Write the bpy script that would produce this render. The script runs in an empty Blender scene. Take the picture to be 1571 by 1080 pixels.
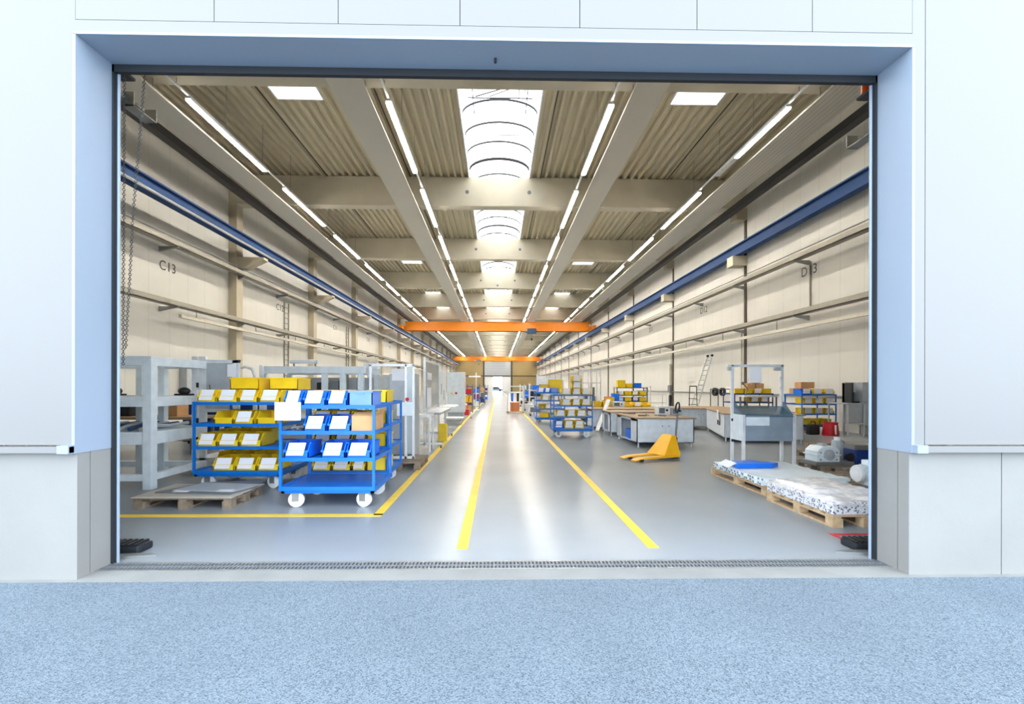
import bpy, bmesh, math, random
from mathutils import Vector, Matrix
random.seed(7)
C = bpy.context.scene.collection
# ------------------------------------------------------------------ camera
W, H, F = 1571, 1080, 698.0          # image frame and focal length in pixels
PPX, PPY, EYE = 776.0, 593.0, 1.58   # principal point, eye height
YAW, ROLL = math.atan(13 / 698.0), 0.002
fw = Vector((math.sin(YAW), math.cos(YAW), 0)); rt0 = Vector((math.cos(YAW), -math.sin(YAW), 0)); up0 = Vector((0, 0, 1))
rt = rt0 * math.cos(ROLL) + up0 * math.sin(ROLL); up = up0 * math.cos(ROLL) - rt0 * math.sin(ROLL)
cd = bpy.data.cameras.new('camera'); cam = bpy.data.objects.new('camera', cd); C.objects.link(cam)
cam.matrix_world = Matrix(((rt.x, up.x, -fw.x, 0), (rt.y, up.y, -fw.y, 0), (rt.z, up.z, -fw.z, EYE), (0, 0, 0, 1)))
cd.sensor_width = 36; cd.sensor_fit = 'HORIZONTAL'; cd.lens = 36 * F / W
cd.shift_x = (W / 2 - PPX) / W; cd.shift_y = (PPY - H / 2) / W
cd.clip_start = .05; cd.clip_end = 600
bpy.context.scene.camera = cam
# ------------------------------------------------------------------ daylight, exposure
world = bpy.data.worlds.new('overcast'); bpy.context.scene.world = world; world.use_nodes = True
bg = world.node_tree.nodes['Background']; bg.inputs[1].default_value = 6.4
_t = world.node_tree; _c = _t.nodes.new('ShaderNodeTexCoord'); _s = _t.nodes.new('ShaderNodeSeparateXYZ'); _r = _t.nodes.new('ShaderNodeValToRGB')
_t.links.new(_c.outputs['Generated'], _s.inputs[0]); _t.links.new(_s.outputs['Z'], _r.inputs['Fac']); _t.links.new(_r.outputs['Color'], bg.inputs[0])
_r.color_ramp.elements[0].position = .35; _r.color_ramp.elements[0].color = (.80, .90, 1.0, 1)      # hazy bright horizon
_r.color_ramp.elements[1].position = 1.0; _r.color_ramp.elements[1].color = (.40, .48, .58, 1)     # darker overhead
vs = bpy.context.scene.view_settings
vs.view_transform = 'Standard'; vs.look = 'None'; vs.gamma = 1; vs.use_curve_mapping = False; vs.exposure = 0.0
SKYLIGHT, LAMP = 4.0, 96.0


def ray(x, y):
    return rt * ((x - PPX) / F) + up * ((PPY - y) / F) + fw


def G(x, y, z=0.0):                   # the point at height z seen at a pixel
    d = ray(x, y); t = (z - EYE) / d.z
    return Vector((d.x * t, d.y * t, z))


def P(x, y, Y):                       # the point at depth Y seen at a pixel
    d = ray(x, y); t = Y / d.y
    return Vector((d.x * t, Y, EYE + d.z * t))


# ------------------------------------------------------------------ materials
def lin(c):
    return tuple(((v / 255) / 12.92 if v / 255 <= .04045 else ((v / 255 + .055) / 1.055) ** 2.4) for v in c) + (1,)


def node_mat(name):
    m = bpy.data.materials.new(name); m.use_nodes = True
    return m, m.node_tree, m.node_tree.nodes['Principled BSDF']


def mat(name, col, rough=.5, metal=0., var=.08, scale=6., bump=0., bscale=60.):
    m, t, b = node_mat(name)
    tc = t.nodes.new('ShaderNodeTexCoord'); n = t.nodes.new('ShaderNodeTexNoise'); n.inputs['Scale'].default_value = scale
    n.inputs['Detail'].default_value = 5
    t.links.new(tc.outputs['Object'], n.inputs['Vector'])
    r = t.nodes.new('ShaderNodeValToRGB'); c = lin(col)
    r.color_ramp.elements[0].position = .3; r.color_ramp.elements[1].position = .7
    r.color_ramp.elements[0].color = tuple(max(0, v * (1 - var)) for v in c[:3]) + (1,)
    r.color_ramp.elements[1].color = tuple(min(1, v * (1 + var)) for v in c[:3]) + (1,)
    t.links.new(n.outputs['Fac'], r.inputs['Fac']); t.links.new(r.outputs['Color'], b.inputs['Base Color'])
    b.inputs['Roughness'].default_value = rough; b.inputs['Metallic'].default_value = metal
    if bump:
        n2 = t.nodes.new('ShaderNodeTexNoise'); n2.inputs['Scale'].default_value = bscale; n2.inputs['Detail'].default_value = 4
        t.links.new(tc.outputs['Object'], n2.inputs['Vector'])
        bp = t.nodes.new('ShaderNodeBump'); bp.inputs['Strength'].default_value = bump; bp.inputs['Distance'].default_value = .02
        t.links.new(n2.outputs['Fac'], bp.inputs['Height']); t.links.new(bp.outputs['Normal'], b.inputs['Normal'])
    return m


def emit(name, col, s):
    m, t, b = node_mat(name)
    b.inputs['Base Color'].default_value = (.8, .8, .8, 1)
    b.inputs['Emission Color'].default_value = col + (1,); b.inputs['Emission Strength'].default_value = s
    return m


def joint_mat(name, col, axis, pitch, off=0., dark=.62, rough=.5, width=.012):   # wall panels with thin upright joints
    m = mat(name, col, rough, 0, .04, .6); t = m.node_tree; b = t.nodes['Principled BSDF']
    src = b.inputs['Base Color'].links[0].from_socket
    g = t.nodes.new('ShaderNodeNewGeometry'); s = t.nodes.new('ShaderNodeSeparateXYZ'); t.links.new(g.outputs['Position'], s.inputs[0])
    a = t.nodes.new('ShaderNodeMath'); a.operation = 'ADD'; a.inputs[1].default_value = off; t.links.new(s.outputs[axis], a.inputs[0])
    d = t.nodes.new('ShaderNodeMath'); d.operation = 'DIVIDE'; d.inputs[1].default_value = pitch; t.links.new(a.outputs[0], d.inputs[0])
    f = t.nodes.new('ShaderNodeMath'); f.operation = 'FRACT'; t.links.new(d.outputs[0], f.inputs[0])
    l = t.nodes.new('ShaderNodeMath'); l.operation = 'LESS_THAN'; l.inputs[1].default_value = width / pitch; t.links.new(f.outputs[0], l.inputs[0])
    mx = t.nodes.new('ShaderNodeMix'); mx.data_type = 'RGBA'; mx.blend_type = 'MULTIPLY'
    t.links.new(l.outputs[0], mx.inputs[0]); t.links.new(src, mx.inputs[6]); mx.inputs[7].default_value = (dark, dark, dark, 1)
    t.links.new(mx.outputs[2], b.inputs['Base Color'])
    return m


def asphalt_mat():
    m, t, b = node_mat('asphalt'); tc = t.nodes.new('ShaderNodeTexCoord')
    v = t.nodes.new('ShaderNodeTexVoronoi'); v.inputs['Scale'].default_value = 150
    n = t.nodes.new('ShaderNodeTexNoise'); n.inputs['Scale'].default_value = 1.1; n.inputs['Detail'].default_value = 8
    for q in (v, n): t.links.new(tc.outputs['Object'], q.inputs['Vector'])
    s = t.nodes.new('ShaderNodeSeparateColor'); t.links.new(v.outputs['Color'], s.inputs[0])
    r = t.nodes.new('ShaderNodeValToRGB'); r.color_ramp.elements[0].color = lin((74, 85, 95)); r.color_ramp.elements[1].color = lin((132, 144, 154))
    e = r.color_ramp.elements.new(.3); e.color = lin((104, 118, 130))
    t.links.new(s.outputs[0], r.inputs['Fac'])
    mx = t.nodes.new('ShaderNodeMix'); mx.data_type = 'RGBA'; mx.blend_type = 'MULTIPLY'; mx.inputs[0].default_value = .55
    r2 = t.nodes.new('ShaderNodeValToRGB'); r2.color_ramp.elements[0].position = .35; r2.color_ramp.elements[1].position = .65
    r2.color_ramp.elements[0].color = (.8, .8, .81, 1); r2.color_ramp.elements[1].color = (1, 1, 1, 1)
    t.links.new(n.outputs['Fac'], r2.inputs['Fac']); t.links.new(r.outputs['Color'], mx.inputs[6]); t.links.new(r2.outputs['Color'], mx.inputs[7])
    t.links.new(mx.outputs[2], b.inputs['Base Color']); b.inputs['Roughness'].default_value = .85
    bp = t.nodes.new('ShaderNodeBump'); bp.inputs['Strength'].default_value = .35; bp.inputs['Distance'].default_value = .01
    t.links.new(v.outputs['Distance'], bp.inputs['Height']); t.links.new(bp.outputs['Normal'], b.inputs['Normal'])
    return m


def floor_mat():
    m = mat('epoxy_floor', (148, 153, 158), .3, 0, .07, .5); t = m.node_tree; b = t.nodes['Principled BSDF']
    tc = t.nodes.new('ShaderNodeTexCoord'); n = t.nodes.new('ShaderNodeTexNoise'); n.inputs['Scale'].default_value = .8; n.inputs['Detail'].default_value = 2
    t.links.new(tc.outputs['Object'], n.inputs['Vector'])
    mr = t.nodes.new('ShaderNodeMapRange'); mr.inputs['To Min'].default_value = .21; mr.inputs['To Max'].default_value = .27
    t.links.new(n.outputs['Fac'], mr.inputs['Value']); t.links.new(mr.outputs['Result'], b.inputs['Roughness'])
    b.inputs['Specular IOR Level'].default_value = .13
    return m


def glass_mat(name, col, alpha, rough=.1):
    m, t, b = node_mat(name); b.inputs['Base Color'].default_value = lin(col); b.inputs['Alpha'].default_value = alpha
    b.inputs['Roughness'].default_value = rough
    return m


def film_mat():                        # creased stretch film over perforated goods
    m, t, b = node_mat('stretch_film'); tc = t.nodes.new('ShaderNodeTexCoord')
    v = t.nodes.new('ShaderNodeTexVoronoi'); v.inputs['Scale'].default_value = 16; v.feature = 'DISTANCE_TO_EDGE'
    n = t.nodes.new('ShaderNodeTexNoise'); n.inputs['Scale'].default_value = 9; n.inputs['Detail'].default_value = 8
    for q in (v, n): t.links.new(tc.outputs['Object'], q.inputs['Vector'])
    r = t.nodes.new('ShaderNodeValToRGB'); r.color_ramp.elements[0].color = lin((206, 206, 214)); r.color_ramp.elements[1].color = lin((246, 244, 242))
    r.color_ramp.elements[0].position = .3; r.color_ramp.elements[1].position = .6
    t.links.new(n.outputs['Fac'], r.inputs['Fac']); t.links.new(r.outputs['Color'], b.inputs['Base Color'])
    bp = t.nodes.new('ShaderNodeBump'); bp.inputs['Strength'].default_value = .7; bp.inputs['Distance'].default_value = .03
    t.links.new(n.outputs['Fac'], bp.inputs['Height']); t.links.new(bp.outputs['Normal'], b.inputs['Normal'])
    b.inputs['Roughness'].default_value = .25
    return m


def mesh_goods_mat():
    m, t, b = node_mat('perforated_goods'); tc = t.nodes.new('ShaderNodeTexCoord')
    v = t.nodes.new('ShaderNodeTexVoronoi'); v.inputs['Scale'].default_value = 36
    t.links.new(tc.outputs['Object'], v.inputs['Vector'])
    r = t.nodes.new('ShaderNodeValToRGB'); r.color_ramp.interpolation = 'CONSTANT'
    r.color_ramp.elements[0].color = lin((112, 114, 128)); r.color_ramp.elements[1].color = lin((232, 232, 238)); r.color_ramp.elements[1].position = .42
    t.links.new(v.outputs['Distance'], r.inputs['Fac']); t.links.new(r.outputs['Color'], b.inputs['Base Color']); b.inputs['Roughness'].default_value = .4
    return m


M = dict(
    clad=mat('white_cladding', (128, 127, 126), .45, 0, .01, .5), plinth=mat('white_concrete', (141, 140, 137), .75, 0, .05, 1.6, .12, 14),
    casing=mat('casing_metal', (146, 160, 177), .42, .0, .03, .7), asphalt=asphalt_mat(), floor=floor_mat(),
    concrete=mat('pale_concrete', (140, 140, 137), .8, 0, .1, 3, .1), beam=mat('beam_concrete', (206, 198, 178), .75, 0, .07, .8),
    column=mat('column_concrete', (190, 180, 158), .8, 0, .06, 1), deck=mat('deck_sheet', (206, 196, 168), .5, 0, .03, .8),
    wall=joint_mat('wall_panel', (212, 210, 203), 1, 1.085, .1), wallb=mat('back_wall_panel', (168, 148, 104), .7, 0, .05, .3),
    panel=mat('radiant_panel', (216, 211, 198), .5, 0, .03, .4), perf=joint_mat('perforated_panel', (214, 209, 196), 0, .16, 0, .72, .5, .03),
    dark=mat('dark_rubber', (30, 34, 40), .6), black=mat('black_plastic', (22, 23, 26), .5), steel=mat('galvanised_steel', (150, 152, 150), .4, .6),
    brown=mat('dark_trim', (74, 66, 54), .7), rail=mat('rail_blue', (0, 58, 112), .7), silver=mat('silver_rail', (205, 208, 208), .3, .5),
    tray=mat('cable_tray_metal', (150, 146, 134), .45, .35), pipe=mat('pale_pipe', (206, 200, 184), .5), orange=mat('crane_orange', (228, 132, 8), .45),
    hoist=mat('hoist_blue', (20, 60, 100), .4), white=mat('white_paint', (236, 238, 240), .35), paper=mat('white_paper', (244, 245, 250), .7, 0, .01),
    alu=mat('aluminium_profile', (230, 234, 238), .3, .15), frame=mat('pale_blue_steel', (226, 236, 242), .4), grey=mat('grey_panel', (178, 184, 190), .4),
    dgrey=mat('dark_grey_panel', (112, 116, 120), .5), blue=mat('trolley_blue', (0, 112, 206), .4), bblue=mat('bin_blue', (12, 116, 240), .4),
    lblue=mat('bin_pale_blue', (110, 150, 235), .4), yellow=mat('bin_yellow', (255, 212, 34), .4), line=mat('line_yellow', (250, 208, 60), .55, 0, .08, 5),
    redline=mat('line_red', (200, 30, 52), .5), card=mat('cardboard', (206, 160, 112), .8), cardd=mat('cardboard_grey', (186, 178, 166), .8),
    wood=mat('pallet_wood', (196, 168, 132), .8, 0, .22, 14), woodd=mat('old_pallet_wood', (140, 124, 106), .85, 0, .25, 14),
    top=mat('bench_top', (166, 142, 112), .6, 0, .15, 4), bench=mat('bench_paint', (226, 234, 242), .4), jack=mat('jack_yellow', (255, 184, 18), .4),
    red=mat('red_plastic', (196, 20, 36), .4), navy=mat('navy_paint', (14, 52, 120), .45), wheel=mat('white_wheel', (238, 240, 242), .4),
    beacon=mat('orange_lens', (250, 84, 10), .25), lamp=emit('lamp_tube', (1, .92, .80), LAMP), sky=emit('skylight_glazing', (.97, .99, 1.0), SKYLIGHT),
    film=film_mat(), goods=mesh_goods_mat(), hood=glass_mat('hood_acrylic', (84, 122, 146), .6), acryl=glass_mat('smoked_acrylic', (150, 160, 168), .72),
    glass=glass_mat('clear_glazing', (210, 220, 225), .35), purple=mat('purple_plastic', (120, 50, 140), .5), drum=mat('copper_brown', (200, 122, 80), .6),
    bgrey=mat('blue_grey_panel', (138, 152, 166), .4), chainm=mat('chain_steel', (92, 92, 92), .5, .4), green=mat('green_paint', (60, 120, 70), .5))


# ------------------------------------------------------------------ mesh helpers
class MB:
    def __init__(s): s.bm = bmesh.new()

    def hexa(s, p):
        v = [s.bm.verts.new(q) for q in p]
        for f in ((0, 3, 2, 1), (4, 5, 6, 7), (0, 1, 5, 4), (1, 2, 6, 5), (2, 3, 7, 6), (3, 0, 4, 7)): s.bm.faces.new([v[i] for i in f])
        return s

    def box(s, x0, x1, y0, y1, z0, z1):
        return s.hexa([(x0, y0, z0), (x1, y0, z0), (x1, y1, z0), (x0, y1, z0), (x0, y0, z1), (x1, y0, z1), (x1, y1, z1), (x0, y1, z1)])

    def bar(s, p, q, w, h=None):       # a rectangular bar between two points
        p, q = Vector(p), Vector(q); h = h or w; d = (q - p).normalized()
        a = d.cross(Vector((0, 0, 1)))
        a = Vector((1, 0, 0)) if a.length < 1e-4 else a.normalized()
        b = a.cross(d).normalized(); a = a * w / 2; b = b * h / 2
        return s.hexa([p - a - b, p + a - b, p + a + b, p - a + b, q - a - b, q + a - b, q + a + b, q - a + b])

    def cyl(s, p, q, r, n=12, r2=None):
        p, q = Vector(p), Vector(q); r2 = r if r2 is None else r2; d = (q - p).normalized()
        a = d.cross(Vector((0, 0, 1))); a = Vector((1, 0, 0)) if a.length < 1e-4 else a.normalized(); b = a.cross(d)
        A = [s.bm.verts.new(p + (a * math.cos(t) + b * math.sin(t)) * r) for t in [2 * math.pi * i / n for i in range(n)]]
        B = [s.bm.verts.new(q + (a * math.cos(t) + b * math.sin(t)) * r2) for t in [2 * math.pi * i / n for i in range(n)]]
        for i in range(n): s.bm.faces.new((A[i], A[(i + 1) % n], B[(i + 1) % n], B[i]))
        s.bm.faces.new(A[::-1]); s.bm.faces.new(B)
        return s

    def tube(s, pts, r, n=8):
        for a, b in zip(pts, pts[1:]): s.cyl(a, b, r, n)
        return s

    def prism(s, pts, axis, a0, a1):   # outline in the plane across an axis, drawn out along it
        def mk(u, v, a): return {'x': (a, u, v), 'y': (u, a, v), 'z': (u, v, a)}[axis]
        A = [s.bm.verts.new(mk(u, v, a0)) for u, v in pts]; B = [s.bm.verts.new(mk(u, v, a1)) for u, v in pts]; n = len(pts)
        for i in range(n): s.bm.faces.new((A[i], A[(i + 1) % n], B[(i + 1) % n], B[i]))
        s.bm.faces.new(A[::-1]); s.bm.faces.new(B)
        return s

    def ball(s, c, rx, ry=None, rz=None, n=12):
        m = Matrix.Translation(c) @ Matrix.Diagonal((rx, ry or rx, rz or rx, 1))
        bmesh.ops.create_uvsphere(s.bm, u_segments=n, v_segments=max(6, n // 2), radius=1, matrix=m)
        return s

    def ring(s, c, R, r, ax, n=10, k=5):   # a small ring lying across axis ax
        c = Vector(c); ax = Vector(ax).normalized(); a = ax.orthogonal().normalized(); b = ax.cross(a); vs_ = []
        for i in range(n):
            t = 2 * math.pi * i / n; rad = a * math.cos(t) + b * math.sin(t)
            vs_.append([s.bm.verts.new(c + rad * (R + r * math.cos(2 * math.pi * j / k)) + ax * r * math.sin(2 * math.pi * j / k)) for j in range(k)])
        for i in range(n):
            for j in range(k): s.bm.faces.new((vs_[i][j], vs_[(i + 1) % n][j], vs_[(i + 1) % n][(j + 1) % k], vs_[i][(j + 1) % k]))
        return s

    def mesh(s, name, m, bevel=0., smooth=False):
        bmesh.ops.recalc_face_normals(s.bm, faces=s.bm.faces)
        if bevel:
            bmesh.ops.bevel(s.bm, geom=[e for e in s.bm.edges if len(e.link_faces) == 2 and e.calc_face_angle() > .5], offset=bevel, segments=2, affect='EDGES', profile=.6)
        me = bpy.data.meshes.new(name); s.bm.to_mesh(me); s.bm.free(); me.materials.append(M[m])
        if smooth:
            for p in me.polygons: p.use_smooth = True
            try: me.set_sharp_from_angle(angle=math.radians(40))
            except Exception: pass
        return me

    def build(s, name, m, parent=None, bevel=0., smooth=False):
        o = bpy.data.objects.new(name, s.mesh(name, m, bevel, smooth)); C.objects.link(o)
        if parent: o.parent = parent
        return o


def tag(o, label, cat, group=None, kind=None):
    o['label'] = label; o['category'] = cat
    if group: o['group'] = group
    if kind: o['kind'] = kind
    return o


def thing(name, label, cat, loc=(0, 0, 0), rz=0., group=None):
    o = bpy.data.objects.new(name, None); C.objects.link(o); o.location = loc; o.rotation_euler = (0, 0, rz); o.empty_display_size = .1
    return tag(o, label, cat, group)


def struct(o, label=None):
    o['kind'] = 'structure'
    if label: o['label'] = label
    return o


def copy_tree(o, parent=None):
    c = o.copy(); C.objects.link(c)
    if parent: c.parent = parent
    for ch in list(o.children): copy_tree(ch, c)
    return c


NTH = ['first', 'second', 'third', 'fourth', 'fifth', 'sixth', 'seventh', 'eighth', 'ninth', 'tenth', 'eleventh', 'twelfth', 'thirteenth',
       'fourteenth', 'fifteenth', 'sixteenth', 'seventeenth', 'eighteenth', 'nineteenth', 'twentieth', 'twenty-first', 'twenty-second', 'twenty-third']
# ------------------------------------------------------------------ hall dimensions (Q: hall scale)
Q = 1.55
XL, XR, YB = -8.42 * Q, 7.97 * Q, 142.0
XO0, XO1, ZO = -3.42, 3.47, 4.43       # door opening
YF, YI = 3.77, 4.10                    # outer and inner plane of the opening
BEAM_Z, DECK_Z, BAY = EYE + 5.70 * Q, EYE + 6.62 * Q, 6 * Q
BEAMS = [8.4 * Q + BAY * i for i in range(14)]
BT = .35 * Q

# ================================================================== setting: outside
struct(MB().box(-30, 30, -14, 3.72, -.3, 0).build('ground', 'asphalt'), 'grey asphalt yard in front of the hall')
struct(MB().box(-6, 6, 3.72, 3.93, -.3, .001).box(-6, 6, 4.105, 4.14, -.3, .001).build('trim_1', 'concrete'), 'pale concrete threshold strip below the gate')
w = MB()
for a, b in ((-14, -9), (-9, XO0)): w.box(a, b, 3.745, 4.12, 1.10, 12.9)
xs = [XO0, -2.31, -1.307, -.313, .675, 1.65, 2.62, 3.47]
for a, b in zip(xs, xs[1:]): w.box(a + .003, b - .003, 3.745, 4.0, ZO + .115, 12.9)
w.box(XO0, XO1, 3.745, 4.12, ZO + .02, ZO + .111)
w.box(XO1, 3.576, 3.745, 4.12, 1.10, 12.9)
for a, b in ((3.582, 9), (9.006, 14)): w.box(a, b, 3.745, 4.12, 1.10, 12.9)
w.box(XO0, XO1, 4.0, 4.12, ZO + .02, 12.9)
struct(w.build('wall_front', 'clad'), 'white metal clad gable wall around the gate')
w = MB().box(-14, XO0, 3.70, 3.77, 1.04, 1.09).box(3.56, 14, 3.70, 3.77, 1.04, 1.09)
struct(w.build('trim_2', 'clad'), 'white drip flashing above the concrete plinth')
w = MB().box(-14, XO0, 3.77, 3.885, 0, 1.04).box(-14, XO0, 3.893, 4.12, 0, 1.04)
w.box(XO1, 4.262, 3.77, 3.875, 0, 1.04).box(4.27, 14, 3.77, 3.875, 0, 1.04).box(XO1, 14, 3.883, 4.12, 0, 1.04)
struct(w.build('wall_plinth', 'plinth'), 'white concrete plinth on both sides of the gate')
w = MB().box(XO0 - .02, XO0 + .004, 3.742, YI, 1.03, ZO).box(XO1 - .004, XO1 + .02, 3.742, YI, 1.03, ZO).box(XO0 - .02, XO1 + .02, 3.742, YI, ZO - .004, ZO + .018)
w.box(XO0 - .09, XO0, 3.69, 3.79, 1.035, 1.10).box(XO1, XO1 + .09, 3.69, 3.79, 1.035, 1.10)
struct(w.build('trim_3', 'casing'), 'blue-grey metal reveal lining of the gate opening')
w = MB().box(XO0, XO0 + .022, YI - .01, YI + .03, 0, ZO).box(XO1 - .022, XO1, YI - .01, YI + .03, 0, ZO).box(XO0, XO1, YI - .01, YI + .03, ZO - .07, ZO)
struct(w.build('trim_4', 'dark'), 'dark rubber seal frame on the inner edge of the gate')
w = MB()
for s, x in ((1, XO0), (-1, XO1)): w.cyl((x + s * .03, YI + .035, .0), (x + s * .03, YI + .035, ZO), .012, 8)
struct(w.build('trim_5', 'casing', None, 0, True), 'blue-grey guide rails beside the gate')
g = thing('drain_grating', 'long slotted metal drain grating set in the gate threshold', 'drain grating', (0, 4.02, 0))
b = MB()
for i in range(220):
    x = -3.62 + i * .0332
    b.box(x, x + .014, -.07, .07, -.012, .006)
b.box(-3.62, 3.68, -.012, .012, -.012, .0062)
b.build('slot_bars', 'dgrey', g)
MB().box(-3.64, 3.70, -.09, -.07, -.02, .007).box(-3.64, 3.70, .07, .085, -.02, .007).build('frame', 'steel', g)
MB().box(-3.64, 3.70, -.07, .07, -.06, -.04).build('channel', 'black', g)

# ================================================================== setting: hall shell
struct(MB().box(XL - .3, XR + .3, 4.14, YB + .3, -.3, 0).build('floor', 'floor'), 'glossy grey epoxy floor of the production hall')
struct(MB().box(XL - .3, XL, 4.12, YB, 0, 12.9).build('wall_left', 'wall'), 'beige panelled wall on the left with bay numbers')
struct(MB().box(XR, XR + .3, 4.12, YB, 0, 12.9).build('wall_right', 'wall'), 'beige panelled wall on the right with bay numbers')
DX0, DX1 = -4.0, 4.2
w = MB().box(XL, DX0, YB, YB + .3, 0, 12.9).box(DX1, XR, YB, YB + .3, 0, 12.9).box(DX0, DX1, YB, YB + .3, 9.2, 12.9)
struct(w.build('wall_back', 'wallb'), 'tan far end wall of the hall')
d = struct(MB().box(DX0, DX1, YB + .05, YB + .12, 4.6, 9.2).build('door_1', 'grey'), 'half raised grey gate in the far end wall')
w = MB()
for i in range(9): w.box(DX0, DX1, YB + .03, YB + .05, 4.6 + i * .52, 4.64 + i * .52)
w.build('panel_rib', 'dgrey', d)
MB().box(DX0, -1.3, YB + .05, YB + .1, 0, 4.6).box(1.5, DX1, YB + .05, YB + .1, 0, 4.6).build('side_leaf', 'white', d)
struct(MB().box(DX0 - .5, DX0, YB - .15, YB + .02, 0, 9.5).box(DX1, DX1 + .5, YB - .15, YB + .02, 0, 9.5).box(XL, XR, YB - .1, YB + .02, 4.75, 5.0).build('trim_6', 'brown'), 'dark steel posts and rail on the far end wall')
struct(MB().box(-40, 40, YB + .3, YB + 60, -.3, -.01).build('ground_far', 'asphalt'), 'pale yard seen through the far gate')

# corrugated roof deck, left open where the skylights sit
def corrugated(b, x0, x1, y0, y1):
    p, hgt = .227 * Q, .10 * Q; n = max(1, round((x1 - x0) / p)); p = (x1 - x0) / n; prof = []
    for i in range(n):
        x = x0 + i * p
        prof += [(x, 0), (x + .30 * p, 0), (x + .45 * p, hgt), (x + .85 * p, hgt)]
    prof.append((x1, 0))
    A = [b.bm.verts.new((x, y0, DECK_Z + z)) for x, z in prof]; B = [b.bm.verts.new((x, y1, DECK_Z + z)) for x, z in prof]
    A2 = [b.bm.verts.new((x, y0, DECK_Z + z + .03)) for x, z in prof]; B2 = [b.bm.verts.new((x, y1, DECK_Z + z + .03)) for x, z in prof]
    for i in range(len(prof) - 1):
        b.bm.faces.new((A[i], A[i + 1], B[i + 1], B[i])); b.bm.faces.new((A2[i + 1], A2[i], B2[i], B2[i + 1]))
        b.bm.faces.new((A[i + 1], A[i], A2[i], A2[i + 1])); b.bm.faces.new((B[i], B[i + 1], B2[i + 1], B2[i]))


SX0, SX1 = -.93 * Q, 1.03 * Q
LX0, LX1, RX0, RX1 = -5.1 * Q, -4.0 * Q, 4.0 * Q, 5.15 * Q
SMALL = [(9.25 * Q, 10.6 * Q), (23.2 * Q, 24.6 * Q), (31.9 * Q, 33.5 * Q), (37.6 * Q, 39.2 * Q), (62 * Q, 63.6 * Q), (68 * Q, 69.6 * Q), (80 * Q, 81.6 * Q)]
b = MB()
for x0, x1 in ((XL, LX0), (LX1, SX0), (SX1, RX0), (RX1, XR)): corrugated(b, x0, x1, 4.12, YB)
for x0, x1 in ((LX0, LX1), (RX0, RX1)):
    y = 4.12
    for s0, s1 in SMALL + [(YB, YB)]:
        corrugated(b, x0, x1, y, s0); y = s1
corrugated(b, SX0, SX1, 4.12, BEAMS[0] + .1)
struct(b.build('ceiling', 'deck'), 'cream corrugated roof deck between the beams')
b = MB()
for x in (-2.75 * Q, -5.35 * Q, 1.35 * Q, 5.4 * Q):
    b.box(x - .02, x + .02, 4.2, YB, DECK_Z - .03, DECK_Z)
struct(b.build('trim_7', 'brown'), 'thin dark joints running along the roof deck')
b = MB()
for s0, s1 in SMALL:
    for x0, x1 in ((LX0, LX1), (RX0, RX1)):
        b.box(x0, x0 + .05, s0, s1, DECK_Z - .02, DECK_Z + .5).box(x1 - .05, x1, s0, s1, DECK_Z - .02, DECK_Z + .5)
        b.box(x0, x1, s0, s0 + .05, DECK_Z - .02, DECK_Z + .5).box(x0, x1, s1 - .05, s1, DECK_Z - .02, DECK_Z + .5)
for x in (SX0, SX1 - .05): b.box(x, x + .05, BEAMS[0] + .1, YB, DECK_Z - .02, DECK_Z + .45)
struct(b.build('trim_8', 'white'), 'white upstand curbs of the roof skylights')
nw = 0
for s0, s1 in SMALL:
    for x0, x1, sd in ((LX0, LX1, 'left'), (RX0, RX1, 'right')):
        nw += 1
        o = struct(MB().box(x0, x1, s0, s1, DECK_Z + .5, DECK_Z + .53).build('window_%d' % nw, 'sky'), 'small square skylight in the %s half of the roof' % sd)
        MB().box(x0, x1, (s0 + s1) / 2 - .03, (s0 + s1) / 2 + .03, DECK_Z + .44, DECK_Z + .5).build('glazing_bar', 'grey', o)
YS = BEAMS + [YB]
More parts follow.
